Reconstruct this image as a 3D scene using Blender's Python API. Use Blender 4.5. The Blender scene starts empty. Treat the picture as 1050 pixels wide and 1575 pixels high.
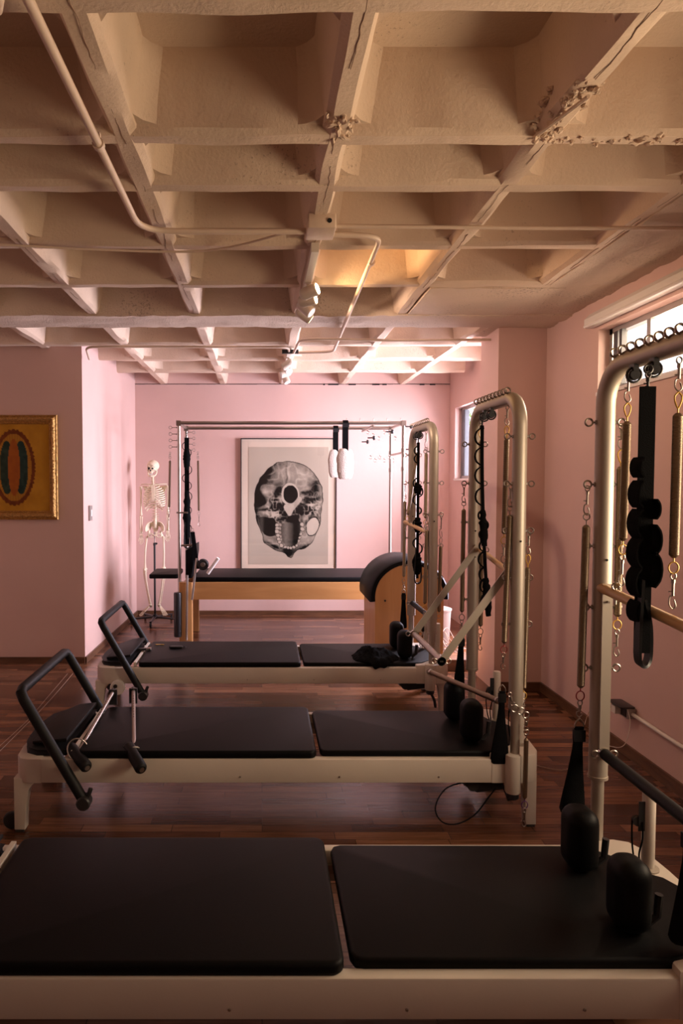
import bpy, bmesh, math, random
import numpy as np
from mathutils import Vector, Matrix, noise as mnoise
PI = math.pi
random.seed(7)
SC = bpy.context.scene
C = SC.collection

# ------------------------------------------------------------------ camera
F = 1075.0; PITCH = math.radians(2.5); CAMZ = 1.6; PX = 403.0
cam = bpy.data.cameras.new('camera'); camo = bpy.data.objects.new('camera', cam); C.objects.link(camo)
camo.location = (0, 0, CAMZ); camo.rotation_euler = (PI/2 - PITCH, 0, 0)
cam.sensor_fit = 'VERTICAL'; cam.sensor_height = 36.0; cam.sensor_width = 24.0
cam.lens = 36.0*F/1575.0; cam.shift_x = (525.0-PX)/1575.0
cam.clip_start = 0.02; cam.clip_end = 100
SC.camera = camo

# ------------------------------------------------------------------ view + world + big lights
SC.view_settings.view_transform = 'Standard'; SC.view_settings.look = 'None'
SC.view_settings.exposure = 0.0; SC.view_settings.gamma = 1.0
SC.view_settings.use_curve_mapping = False
w = bpy.data.worlds.new('world'); SC.world = w; w.use_nodes = True
w.node_tree.nodes['Background'].inputs[0].default_value = (0.93, 0.93, 1.0, 1)
w.node_tree.nodes['Background'].inputs[1].default_value = 1.6

def area(name, loc, rot, sx, sy, power, col, spread=180):
    l = bpy.data.lights.new(name, 'AREA'); l.shape = 'RECTANGLE'; l.size = sx; l.size_y = sy
    l.energy = power; l.color = col; l.spread = math.radians(spread)
    o = bpy.data.objects.new(name, l); C.objects.link(o); o.location = loc; o.rotation_euler = rot
    return o
RX = 2.13          # right wall, inner face
# daylight entering through seen and added window openings of the right wall (lights stand outside the glass)
area('daylight_alcove_window', (2.72, 7.45, 2.0), (0, math.radians(68), 0), 1.0, 1.1, 135, (.97, .89, 1.06))
area('added_alcove_opening_light', (2.72, 6.35, 1.45), (0, math.radians(68), 0), 2.1, 1.1, 330, (.97, .885, 1.07))  # unseen opening behind the pillar, added to light the far room
area('daylight_high_window', (2.55, 4.0, 2.5), (0, math.radians(70), 0), .6, 1.0, 74, (1.0, .77, .55))
area('added_near_window_light', (2.5, 1.85, 1.55), (0, math.radians(94), 0), 1.0, 1.2, 50, (1.0, .74, .47), 140)  # unseen near window, added to bring warm light in from the right
area('added_rear_window_fill', (2.55, -1.0, 1.75), (0, math.radians(90), 0), 1.3, 1.3, 15, (1.0, .70, .45))  # unseen rear window, added as a weak warm fill

# ------------------------------------------------------------------ helpers
def V(*a): return Vector(a)
def ray(u, v):
    a = Vector(((u-PX)/F, (787.5-v)/F, -1.0))
    c, s = math.cos(PI/2-PITCH), math.sin(PI/2-PITCH)
    return Vector((a.x, a.y*c - a.z*s, a.y*s + a.z*c))
def at(u, v, Y=None, z=None, X=None):
    d = ray(u, v)
    if Y is not None: k = Y/d.y
    elif z is not None: k = (z-CAMZ)/d.z
    else: k = X/d.x
    return Vector((0, 0, CAMZ)) + d*k

class MB:
    def __init__(s): s.v = []; s.f = []
    def add(s, vs, fs):
        n = len(s.v); s.v += [tuple(p) for p in vs]; s.f += [tuple(i+n for i in f) for f in fs]; return s
    def box(s, x0, x1, y0, y1, z0, z1, M=None):
        vs = [V(x, y, z) for z in (z0, z1) for y in (y0, y1) for x in (x0, x1)]
        if M: vs = [M @ p for p in vs]
        return s.add(vs, [(0,2,3,1),(4,5,7,6),(0,1,5,4),(2,6,7,3),(0,4,6,2),(1,3,7,5)])
    def tube(s, pts, r, n=12, closed=False, caps=True, squash=None):
        pts = [Vector(p) for p in pts]; N = len(pts)
        rs = r if isinstance(r, (list, tuple)) else [r]*N
        T = []
        for i in range(N):
            a = pts[(i-1) % N] if (closed or i > 0) else pts[i]
            b = pts[(i+1) % N] if (closed or i < N-1) else pts[i]
            t = (b-a); T.append(t.normalized() if t.length > 1e-9 else V(0,0,1))
        up = V(0,0,1) if abs(T[0].z) < .9 else V(0,1,0)
        nrm = (up - T[0]*up.dot(T[0])).normalized(); vs = []
        for i in range(N):
            nrm = (nrm - T[i]*nrm.dot(T[i]))
            nrm = nrm.normalized() if nrm.length > 1e-6 else T[i].orthogonal().normalized()
            bn = T[i].cross(nrm)
            for k in range(n):
                a = 2*PI*k/n; ca, sa = math.cos(a), math.sin(a)
                if squash: ca *= squash[0]; sa *= squash[1]
                vs.append(pts[i] + (nrm*ca + bn*sa)*rs[i])
        fs = []
        for i in range(N if closed else N-1):
            j = (i+1) % N
            for k in range(n):
                m = (k+1) % n; fs.append((i*n+k, i*n+m, j*n+m, j*n+k))
        if caps and not closed:
            fs.append(tuple(reversed(range(n)))); fs.append(tuple((N-1)*n+k for k in range(n)))
        return s.add(vs, fs)
    def torus(s, c, R, r, nrm=(0,1,0), n=16, m=6, sx=1.0):
        nrm = Vector(nrm).normalized(); a = nrm.orthogonal().normalized(); b = nrm.cross(a)
        if abs(nrm.y) > .9: a, b = V(1,0,0), V(0,0,1)
        return s.tube([Vector(c) + a*math.cos(2*PI*k/n)*R*sx + b*math.sin(2*PI*k/n)*R for k in range(n)], r, m, closed=True)
    def ball(s, c, rx, ry=None, rz=None, n=14, m=9, M=None):
        ry = rx if ry is None else ry; rz = rx if rz is None else rz; vs = []; c = Vector(c)
        for i in range(m+1):
            t = PI*i/m
            for k in range(n):
                a = 2*PI*k/n
                p = V(math.sin(t)*math.cos(a)*rx, math.sin(t)*math.sin(a)*ry, math.cos(t)*rz)
                vs.append(c + (M @ p if M else p))
        fs = [(i*n+k, (i+1)*n+k, (i+1)*n+(k+1) % n, i*n+(k+1) % n) for i in range(m) for k in range(n)]
        return s.add(vs, fs)
    def prism(s, out, h0, h1, axis='z', bev=0.0, steps=3):
        """out: 2D polygon ccw; extruded along axis between h0 and h1 with rounded rims of radius bev."""
        out = [Vector(p) for p in out]; n = len(out)
        def inset(d):
            r = []
            for i in range(n):
                p, q, t = out[i-1], out[i], out[(i+1) % n]
                e1 = (q-p).normalized(); e2 = (t-q).normalized()
                n1 = Vector((-e1.y, e1.x)); n2 = Vector((-e2.y, e2.x)); b = n1+n2
                b = b.normalized() if b.length > 1e-6 else n1
                k = max(.45, b.dot(n1)); r.append(q + b*(d/k))
            return r
        rings = []
        if bev > 0:
            for j in range(steps+1):
                a = PI/2*j/steps; rings.append((bev*(1-math.sin(a)), h0+bev*(1-math.cos(a))))
            for j in range(steps+1):
                a = PI/2*j/steps; rings.append((bev*(1-math.cos(a)), h1-bev*(1-math.sin(a))))
        else: rings = [(0, h0), (0, h1)]
        vs = []
        for d, h in rings:
            for p in (inset(d) if d > 0 else out):
                vs.append({'z': (p.x, p.y, h), 'y': (p.x, h, p.y), 'x': (h, p.x, p.y)}[axis])
        fs = [(i*n+k, i*n+(k+1) % n, (i+1)*n+(k+1) % n, (i+1)*n+k) for i in range(len(rings)-1) for k in range(n)]
        fs.append(tuple(reversed(range(n)))); fs.append(tuple((len(rings)-1)*n+k for k in range(n)))
        return s.add(vs, fs)
    def ribbon(s, pts, wv, th=.003):
        pts = [Vector(p) for p in pts]; vs = []; N = len(pts)
        wl = wv if isinstance(wv, list) else [wv]*N
        for i, p in enumerate(pts):
            wvv = Vector(wl[i]); t = (pts[min(i+1, N-1)]-pts[max(i-1, 0)]).normalized(); nn = t.cross(wvv).normalized()*th/2
            vs += [p-wvv/2-nn, p+wvv/2-nn, p+wvv/2+nn, p-wvv/2+nn]
        fs = [(i*4+k, i*4+(k+1) % 4, i*4+4+(k+1) % 4, i*4+4+k) for i in range(N-1) for k in range(4)]
        fs += [(3,2,1,0), tuple((N-1)*4+k for k in range(4))]
        return s.add(vs, fs)
    def lathe(s, prof, c, n=24, axis='z'):
        c = Vector(c); vs = []
        for r, h in prof:
            for k in range(n):
                a = 2*PI*k/n; x, y = r*math.cos(a), r*math.sin(a)
                vs.append(c + V(*{'z': (x, y, h), 'y': (x, h, y), 'x': (h, x, y)}[axis]))
        fs = [(i*n+k, i*n+(k+1) % n, (i+1)*n+(k+1) % n, (i+1)*n+k) for i in range(len(prof)-1) for k in range(n)]
        fs.append(tuple(range(n))); fs.append(tuple((len(prof)-1)*n+k for k in range(n)))
        return s.add(vs, fs)

def base_of(o):
    while o is not None and o.parent is not None: o = o.parent
    return Vector(o.location) if o is not None else None
def build(name, mb, mat, parent=None, origin=None, sharp=40, flat=False):
    """mb is in world coordinates; parts are stored relative to their thing's origin."""
    if parent is not None: org = base_of(parent)
    elif origin is not None: org = Vector(origin)
    else:
        zs = np.array(mb.v); org = Vector(((zs[:,0].min()+zs[:,0].max())/2, (zs[:,1].min()+zs[:,1].max())/2, zs[:,2].min()))
    me = bpy.data.meshes.new(name)
    me.from_pydata([(p[0]-org.x, p[1]-org.y, p[2]-org.z) for p in mb.v], [], mb.f)
    bm = bmesh.new(); bm.from_mesh(me)
    bmesh.ops.remove_doubles(bm, verts=bm.verts, dist=1e-6)
    bmesh.ops.recalc_face_normals(bm, faces=bm.faces); bm.to_mesh(me); bm.free()
    me.materials.append(mat)
    if not flat:
        me.shade_smooth(); me.set_sharp_from_angle(angle=math.radians(sharp))
    o = bpy.data.objects.new(name, me); C.objects.link(o)
    if parent is not None: o.parent = parent
    else: o.location = org
    return o
def thing(name, label, cat, loc, group=None):
    o = bpy.data.objects.new(name, None); C.objects.link(o); o.location = loc; o.empty_display_size = .05
    o['label'] = label; o['category'] = cat
    if group: o['group'] = group
    return o
def tag(o, label, cat, group=None):
    o['label'] = label; o['category'] = cat
    if group: o['group'] = group
    return o
def struct(name, mb, mat, **k):
    o = build(name, mb, mat, **k); o['kind'] = 'structure'; return o
def sthing(name, loc):
    o = bpy.data.objects.new(name, None); C.objects.link(o); o.location = loc; o['kind'] = 'structure'; return o
def rrect(x0, x1, y0, y1, r, n=5):
    rs = r if isinstance(r, (list, tuple)) else [r]*4   # corners: x1y0, x1y1, x0y1, x0y0
    P = []
    for (cx, cy, a0, q) in ((x1-rs[0], y0+rs[0], -90, rs[0]), (x1-rs[1], y1-rs[1], 0, rs[1]), (x0+rs[2], y1-rs[2], 90, rs[2]), (x0+rs[3], y0+rs[3], 180, rs[3])):
        for k in range(n+1):
            a = math.radians(a0+90*k/n); P.append((cx+q*math.cos(a), cy+q*math.sin(a)))
    return P
def arc(c, R, a0, a1, n, plane='xz'):
    c = Vector(c); P = []
    for k in range(n+1):
        a = math.radians(a0+(a1-a0)*k/n); x, y = R*math.cos(a), R*math.sin(a)
        P.append(c + V(*{'xz': (x, 0, y), 'yz': (0, x, y), 'xy': (x, y, 0)}[plane]))
    return P
def smooth(pts, k=6):
    """Catmull-Rom through pts"""
    P = [Vector(p) for p in pts]; P = [P[0]*2-P[1]] + P + [P[-1]*2-P[-2]]; out = []
    for i in range(1, len(P)-2):
        for j in range(k):
            t = j/k; a, b, c, d = P[i-1:i+3]
            out.append(.5*((2*b)+(c-a)*t+(2*a-5*b+4*c-d)*t*t+(3*b-a-3*c+d)*t**3))
    return out+[P[-2]]

# ------------------------------------------------------------------ materials
def mat(name, col, rough=.5, metal=0, spec=.5, bump=0, bscale=30, var=0, vscale=8, aniso=None, coat=0):
    m = bpy.data.materials.new(name); m.use_nodes = True; nt = m.node_tree; b = nt.nodes['Principled BSDF']
    b.inputs['Base Color'].default_value = (*col, 1); b.inputs['Roughness'].default_value = rough
    b.inputs['Metallic'].default_value = metal; b.inputs['Specular IOR Level'].default_value = spec
    b.inputs['Coat Weight'].default_value = coat
    L = nt.links; tc = nt.nodes.new('ShaderNodeTexCoord')
    if var:
        n = nt.nodes.new('ShaderNodeTexNoise'); n.inputs['Scale'].default_value = vscale; n.inputs['Detail'].default_value = 5
        L.new(tc.outputs['Object'], n.inputs['Vector'])
        r = nt.nodes.new('ShaderNodeValToRGB'); r.color_ramp.elements[0].position = .3; r.color_ramp.elements[1].position = .7
        r.color_ramp.elements[0].color = (*[c*(1-var) for c in col], 1); r.color_ramp.elements[1].color = (*[min(1, c*(1+var)) for c in col], 1)
        L.new(n.outputs[0], r.inputs[0]); L.new(r.outputs[0], b.inputs['Base Color'])
    if bump:
        n2 = nt.nodes.new('ShaderNodeTexNoise'); n2.inputs['Scale'].default_value = bscale; n2.inputs['Detail'].default_value = 6
        L.new(tc.outputs['Object'], n2.inputs['Vector'])
        bp = nt.nodes.new('ShaderNodeBump'); bp.inputs['Strength'].default_value = bump; bp.inputs['Distance'].default_value = .01
        L.new(n2.outputs[0], bp.inputs['Height']); L.new(bp.outputs[0], b.inputs['Normal'])
    return m
M = {}
M['pink'] = mat('pink_wall_paint', (.66, .455, .405), .75, spec=.3, bump=.12, bscale=14, var=.03, vscale=2)
M['vinyl'] = mat('black_vinyl', (.003, .003, .0034), .5, spec=.13, bump=.05, bscale=260)
M['fabric'] = mat('black_webbing', (.006, .006, .0065), .95, spec=.05, bump=.3, bscale=300)
M['foam'] = mat('black_foam_grip', (.006, .006, .007), .55, spec=.25, bump=.1, bscale=200)
M['cream'] = mat('cream_powder_coat', (.62, .55, .47), .42, spec=.45, bump=.03, bscale=120, var=.02)
M['alu'] = mat('satin_aluminium', (.44, .385, .32), .5, metal=.55, bump=.02, bscale=200)
M['chrome'] = mat('chrome', (.42, .38, .34), .32, metal=1)
M['steel'] = mat('zinc_steel', (.36, .32, .28), .34, metal=1)
M['dark'] = mat('dark_steel', (.03, .03, .032), .4, metal=.3)
M['spring'] = mat('spring_steel', (.24, .18, .125), .42, metal=.9)
M['plastic'] = mat('black_plastic', (.015, .015, .017), .35)
M['bone'] = mat('ivory_bone_plastic', (.80, .70, .52), .5, spec=.35, bump=.15, bscale=60, var=.06, vscale=14)
M['white'] = mat('white_paint', (.78, .74, .70), .45)
M['whitefur'] = mat('white_fleece', (.60, .53, .46), .95, spec=.1, bump=.8, bscale=90)
M['brass'] = mat('yellow_coated_wire', (.58, .34, .06), .4, metal=.3)
M['redwire'] = mat('red_coated_wire', (.30, .04, .04), .35, metal=.2)
M['purple'] = mat('purple_coated_wire', (.14, .04, .22), .4, metal=.2)
M['cable'] = mat('pale_cable', (.75, .70, .62), .5)
M['greyframe'] = mat('grey_aluminium_frame', (.42, .40, .38), .35, metal=.6)
M['rubber'] = mat('dark_rubber', (.02, .02, .02), .7)
M['gap'] = mat('recess_shade_black', (.01, .01, .01), .9)  # flat black standing in for the shade inside holes, eye sockets and gaps

def wood(name, c1, c2, scale=(1.5, 14, 14), rough=.4):
    m = mat(name, c1, rough); nt = m.node_tree; L = nt.links; b = nt.nodes['Principled BSDF']
    tc = nt.nodes.new('ShaderNodeTexCoord'); mp = nt.nodes.new('ShaderNodeMapping'); mp.inputs['Scale'].default_value = scale
    n = nt.nodes.new('ShaderNodeTexNoise'); n.inputs['Scale'].default_value = 1.6; n.inputs['Detail'].default_value = 8; n.inputs['Distortion'].default_value = .6
    r = nt.nodes.new('ShaderNodeValToRGB'); r.color_ramp.elements[0].position = .35; r.color_ramp.elements[1].position = .68
    r.color_ramp.elements[0].color = (*c2, 1); r.color_ramp.elements[1].color = (*c1, 1)
    L.new(tc.outputs['Object'], mp.inputs[0]); L.new(mp.outputs[0], n.inputs['Vector']); L.new(n.outputs[0], r.inputs[0]); L.new(r.outputs[0], b.inputs['Base Color'])
    return m
M['maple'] = wood('honey_maple', (.56, .29, .105), (.48, .235, .08), (1.2, 9, 9))
M['mapleV'] = wood('honey_maple_upright', (.56, .29, .105), (.48, .235, .08), (9, 9, 1.2))
M['dowel'] = wood('beech_dowel', (.62, .40, .20), (.52, .31, .14), (14, 1.5, 14), .35)
M['base'] = wood('baseboard_wood', (.16, .075, .035), (.09, .04, .02), (3, 3, 20), .4)

def floor_mat():
    m = mat('walnut_strip_floor', (.1, .05, .03), .3); nt = m.node_tree; L = nt.links; b = nt.nodes['Principled BSDF']
    tc = nt.nodes.new('ShaderNodeTexCoord')
    br = nt.nodes.new('ShaderNodeTexBrick'); br.offset = .37; br.offset_frequency = 3; br.squash = .8; br.squash_frequency = 2
    for k, v in (('Scale', 1.0), ('Mortar Size', .0012), ('Mortar Smooth', .2), ('Bias', -.1), ('Brick Width', .52), ('Row Height', .068)): br.inputs[k].default_value = v
    br.inputs['Color1'].default_value = (0, 0, 0, 1); br.inputs['Color2'].default_value = (1, 1, 1, 1); br.inputs['Mortar'].default_value = (0, 0, 0, 1)
    L.new(tc.outputs['Object'], br.inputs['Vector'])
    r = nt.nodes.new('ShaderNodeValToRGB'); cr = r.color_ramp
    cr.elements[0].position = 0; cr.elements[0].color = (.085, .034, .017, 1); cr.elements[1].position = 1; cr.elements[1].color = (.32, .15, .078, 1)
    for p, c in ((.35, (.14, .056, .028, 1)), (.7, (.21, .09, .045, 1))):
        e = cr.elements.new(p); e.color = c
    L.new(br.outputs['Color'], r.inputs[0])
    mp = nt.nodes.new('ShaderNodeMapping'); mp.inputs['Scale'].default_value = (2.2, 38, 1); L.new(tc.outputs['Object'], mp.inputs[0])
    n = nt.nodes.new('ShaderNodeTexNoise'); n.inputs['Scale'].default_value = 1.4; n.inputs['Detail'].default_value = 8; n.inputs['Roughness'].default_value = .65; n.inputs['Distortion'].default_value = .5
    L.new(mp.outputs[0], n.inputs['Vector'])
    r2 = nt.nodes.new('ShaderNodeValToRGB'); r2.color_ramp.elements[0].position = .3; r2.color_ramp.elements[0].color = (.5, .48, .46, 1); r2.color_ramp.elements[1].position = .7; r2.color_ramp.elements[1].color = (1.25, 1.25, 1.25, 1)
    L.new(n.outputs[0], r2.inputs[0])
    mx = nt.nodes.new('ShaderNodeMix'); mx.data_type = 'RGBA'; mx.blend_type = 'MULTIPLY'; mx.inputs[0].default_value = 1
    L.new(r.outputs[0], mx.inputs[6]); L.new(r2.outputs[0], mx.inputs[7])
    mo = nt.nodes.new('ShaderNodeMix'); mo.data_type = 'RGBA'; mo.inputs[7].default_value = (.02, .008, .005, 1)
    L.new(br.outputs['Fac'], mo.inputs[0]); L.new(mx.outputs[2], mo.inputs[6]); L.new(mo.outputs[2], b.inputs['Base Color'])
    mr = nt.nodes.new('ShaderNodeMapRange'); mr.inputs[3].default_value = .15; mr.inputs[4].default_value = .32
    L.new(n.outputs[0], mr.inputs[0]); L.new(mr.outputs[0], b.inputs['Roughness'])
    bp = nt.nodes.new('ShaderNodeBump'); bp.inputs['Strength'].default_value = .15; bp.inputs['Distance'].default_value = .002
    L.new(n.outputs[0], bp.inputs['Height']); L.new(bp.outputs[0], b.inputs['Normal'])
    return m
def ceil_mat(name='painted_rough_concrete', col=(.70, .545, .42), dirt=.5, rgh=.35, th=.92):
    m = mat(name, col, .8, spec=.25); nt = m.node_tree; L = nt.links; b = nt.nodes['Principled BSDF']
    tc = nt.nodes.new('ShaderNodeTexCoord')
    n1 = nt.nodes.new('ShaderNodeTexNoise'); n1.inputs['Scale'].default_value = 2.5; n1.inputs['Detail'].default_value = 5
    n2 = nt.nodes.new('ShaderNodeTexNoise'); n2.inputs['Scale'].default_value = 80; n2.inputs['Detail'].default_value = 8; n2.inputs['Roughness'].default_value = .7
    n3 = nt.nodes.new('ShaderNodeTexNoise'); n3.inputs['Scale'].default_value = 1.7; n3.inputs['Detail'].default_value = 2
    for n in (n1, n2, n3): L.new(tc.outputs['Object'], n.inputs['Vector'])
    r1 = nt.nodes.new('ShaderNodeValToRGB'); r1.color_ramp.elements[0].position = .3; r1.color_ramp.elements[1].position = .7
    r1.color_ramp.elements[0].color = (*[c*.92 for c in col], 1); r1.color_ramp.elements[1].color = (*[c*1.06 for c in col], 1)
    L.new(n1.outputs[0], r1.inputs[0])
    # peeling specks: sharp dark bits clustered by a broad noise
    a = nt.nodes.new('ShaderNodeMath'); a.operation = 'MULTIPLY_ADD'; a.inputs[1].default_value = .5; L.new(n3.outputs[0], a.inputs[0]); L.new(n2.outputs[0], a.inputs[2])
    r2 = nt.nodes.new('ShaderNodeValToRGB'); r2.color_ramp.elements[0].position = th; r2.color_ramp.elements[0].color = (0,0,0,1)
    r2.color_ramp.elements[1].position = th+.05; r2.color_ramp.elements[1].color = (dirt, dirt, dirt, 1); L.new(a.outputs[0], r2.inputs[0])
    mx = nt.nodes.new('ShaderNodeMix'); mx.data_type = 'RGBA'; mx.inputs[7].default_value = (.22, .14, .10, 1)
    L.new(r2.outputs[0], mx.inputs[0]); L.new(r1.outputs[0], mx.inputs[6]); L.new(mx.outputs[2], b.inputs['Base Color'])
    bp = nt.nodes.new('ShaderNodeBump'); bp.inputs['Strength'].default_value = rgh; bp.inputs['Distance'].default_value = .012
    L.new(n2.outputs[0], bp.inputs['Height'])
    bp2 = nt.nodes.new('ShaderNodeBump'); bp2.inputs['Strength'].default_value = .4; bp2.inputs['Distance'].default_value = .05
    L.new(n1.outputs[0], bp2.inputs['Height']); L.new(bp.outputs[0], bp2.inputs['Normal']); L.new(bp2.outputs[0], b.inputs['Normal'])
    return m
def glass_mat():
    m = bpy.data.materials.new('window_glass'); m.use_nodes = True; nt = m.node_tree; nt.nodes.clear()
    o = nt.nodes.new('ShaderNodeOutputMaterial'); t = nt.nodes.new('ShaderNodeBsdfTransparent'); g = nt.nodes.new('ShaderNodeBsdfGlossy')
    g.inputs['Roughness'].default_value = .02; mx = nt.nodes.new('ShaderNodeMixShader'); mx.inputs[0].default_value = .03
    nt.links.new(t.outputs[0], mx.inputs[1]); nt.links.new(g.outputs[0], mx.inputs[2]); nt.links.new(mx.outputs[0], o.inputs[0])
    return m
def attr_mat(name, rough=.5):
    m = mat(name, (1,1,1), rough, spec=.08); nt = m.node_tree
    a = nt.nodes.new('ShaderNodeVertexColor'); a.layer_name = 'ink'
    nt.links.new(a.outputs[0], nt.nodes['Principled BSDF'].inputs['Base Color']); return m
def emis(name, col, s):
    m = bpy.data.materials.new(name); m.use_nodes = True; b = m.node_tree.nodes['Principled BSDF']
    b.inputs['Base Color'].default_value = (*col, 1); b.inputs['Emission Color'].default_value = (*col, 1); b.inputs['Emission Strength'].default_value = s; return m
M['floor'] = floor_mat(); M['ceil'] = ceil_mat(); M['beam'] = ceil_mat('rough_peeling_concrete', (.72, .57, .45), .55, .9, .86); M['glass'] = glass_mat()
M['gold'] = mat('ornate_gilt_frame', (.50, .29, .09), .42, metal=.65, bump=1.0, bscale=55, var=.3, vscale=70)
M['leaf'] = mat('garden_leaves', (.35, .55, .12), .6, var=.4, vscale=20)
M['lamp'] = emis('lamp_glow', (1, .72, .38), 30)

# ------------------------------------------------------------------ room shell
BY = 8.32; LY = 6.10; LX0 = -1.56; LX1 = -1.50; CZ = 2.75; TZ = 3.005; LXF = -3.7; FY = -2.2; AX = 2.22; TK = .16
struct('floor', MB().box(LXF-.1, AX+.2, FY-.1, BY+.1, -.08, 0), M['floor'], origin=(0,0,0), flat=True)
struct('wall_back', MB().box(LX1-.1, AX+.2, BY, BY+.15, 0, TZ), M['pink'], flat=True)
struct('wall_left', MB().add([V(LXF, LY, 0), V(LX0, LY, 0), V(LX1, BY+.1, 0), V(LXF, BY+.1, 0), V(LXF, LY, TZ), V(LX0, LY, TZ), V(LX1, BY+.1, TZ), V(LXF, BY+.1, TZ)],
       [(0,1,2,3), (4,5,6,7), (0,1,5,4), (1,2,6,5), (2,3,7,6), (3,0,4,7)]), M['pink'], flat=True)
struct('wall_far_left', MB().box(LXF-.15, LXF, FY, LY, 0, TZ), M['pink'], flat=True)
struct('wall_front', MB().box(LXF-.15, AX+.2, FY-.15, FY, 0, TZ), M['pink'], flat=True)
# right wall with its openings
def wall_open(mb, x0, x1, y0, y1, z0, z1, opens):
    y = y0
    for (a, b, c, d) in sorted(opens):
        mb.box(x0, x1, y, a, z0, z1); mb.box(x0, x1, a, b, z0, c); mb.box(x0, x1, a, b, d, z1); y = b
    mb.box(x0, x1, y, y1, z0, z1); return mb
W1 = (3.55, 4.47, 2.16, 2.56); W3 = (1.2, 2.5, .95, 2.10); W5 = (-1.8, -.6, 1.1, 2.35); W2 = (7.08, 8.08, 1.63, 2.44); W4 = (5.85, 6.9, .25, 2.44)
struct('wall_right', wall_open(MB(), RX, RX+TK, FY, 5.5, 0, TZ, [W1, W3, W5]), M['pink'], flat=True)
struct('wall_alcove', wall_open(MB(), AX, AX+TK, 5.5, BY, 0, TZ, [W2, W4]), M['pink'], flat=True)
struct('wall_pillar', MB().box(1.77, RX+.12, 5.28, 5.70, 0, TZ), M['pink'], flat=True)

# waffle ceiling: roof slab, ribs with drafted sides, edge bands
def rib(mb, axis, c, a0, a1, wb=.092, wt=.17, z0=CZ, z1=TZ):
    """wb bottom width, wt top width"""
    pts = [(-wb/2, z0+.018), (-wb/2+.018, z0), (wb/2-.018, z0), (wb/2, z0+.018), (wt/2, z1), (-wt/2, z1)]
    vs = []
    n = 1+int((a1-a0)/.06)
    for i in range(n+1):
        t = a0+(a1-a0)*i/n
        for k, (q, h) in enumerate(pts):
            j = (mnoise.noise(V(t*3, c*5, k*7.7))*.010) if k < 4 else 0
            j2 = (mnoise.noise(V(t*4+9, c*5, k*3.1))*.007) if k < 4 else 0
            vs.append((c+q+j, t, h+j2) if axis == 'y' else (t, c+q+j, h+j2))
    m = len(pts)
    mb.add(vs, [(i*m+k, i*m+(k+1) % m, (i+1)*m+(k+1) % m, (i+1)*m+k) for i in range(n) for k in range(m)])
ceilmb = MB()
ceilmb.box(LXF-.1, AX+.2, FY-.1, BY+.1, TZ, TZ+.15)
XR = [-3.3, -2.58, -1.87, -1.165, -.462, .25, .955, 1.66]
YR = [-1.7, -1.0, -.3, .38, 1.06, 1.74, 2.41, 2.80, 3.49, 4.17]
YR2 = [5.97, 6.70, 7.44]
for x in XR: rib(ceilmb, 'y', x, FY, BY)
for y in YR + YR2: rib(ceilmb, 'x', y, LXF, RX)
# fillets in every coffer corner round the moulds
def coffer_soft(mb, x0, x1, y0, y1):
    r = .07
    for cx, sx in ((x0, 1), (x1, -1)):
        for cy, sy in ((y0, 1), (y1, -1)):
            base = [(cx, cy), (cx+sx*r*1.6, cy)] + [(cx+sx*(r*1.6)*(1-math.sin(a)), cy+sy*(r*1.6)*(1-math.cos(a))) for a in (PI/8, PI/4, 3*PI/8)] + [(cx, cy+sy*r*1.6)]
            n = len(base); ox, oy = sx*.035, sy*.035
            vs = [(x-ox*0, y, CZ+.03) for x, y in base] + [(x+ox, y+oy, TZ) for x, y in base]
            mb.add(vs, [tuple(range(n)), tuple(range(n, 2*n))] + [(i, (i+1) % n, n+(i+1) % n, n+i) for i in range(n)])
xs = XR; ys = YR
for i in range(len(xs)-1):
    for seq in (YR, YR2):
        for j in range(len(seq)-1): coffer_soft(ceilmb, xs[i]+.04, xs[i+1]-.04, seq[j]+.04, seq[j+1]-.04)
    # rounded ceiling of the mould: bar fillets along top edges
struct('ceiling', ceilmb, M['ceil'], origin=(0,0,0), sharp=35)
bm_ = MB(); rng = random.Random(3)
def rough_slab(mb, x0, x1, y0, y1, z, nx, ny, amp):
    vs = []
    for j in range(ny+1):
        for i in range(nx+1):
            x = x0+(x1-x0)*i/nx; y = y0+(y1-y0)*j/ny
            e = 0 if 0 < j < ny and 0 < i < nx else 1
            q = z + mnoise.noise(V(x*3, y*9, 1))*amp + mnoise.noise(V(x*14, y*22, 5))*amp*.8
            vs.append((x, y + (mnoise.noise(V(x*7, j*3., 2))*.012 if e else 0), q))
    n0 = len(vs)
    mb.add(vs, [(j*(nx+1)+i, j*(nx+1)+i+1, (j+1)*(nx+1)+i+1, (j+1)*(nx+1)+i) for j in range(ny) for i in range(nx)])
    # skirts up to the slab
    def skirt(ids):
        P = [vs[k] for k in ids]; m = len(P)
        mb.add(P+[(p[0], p[1], TZ) for p in P], [(i, i+1, m+i+1, m+i) for i in range(m-1)])
    skirt([i for i in range(nx+1)]); skirt([ny*(nx+1)+i for i in range(nx+1)])
    skirt([j*(nx+1) for j in range(ny+1)]); skirt([j*(nx+1)+nx for j in range(ny+1)])
rough_slab(bm_, LXF, RX, 4.86, 5.22, CZ-.012, 150, 12, .010)
struct('trim_1', bm_, M['beam'], origin=(0,0,CZ), sharp=60)
bm2 = MB(); rough_slab(bm2, 1.685, RX, FY, 5.6, CZ-.004, 12, 160, .010)
rough_slab(bm2, 1.0, 1.8, 4.2, 4.9, CZ-.006, 20, 20, .008)
struct('trim_2', bm2, M['beam'], origin=(0,0,CZ), sharp=60)
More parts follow.
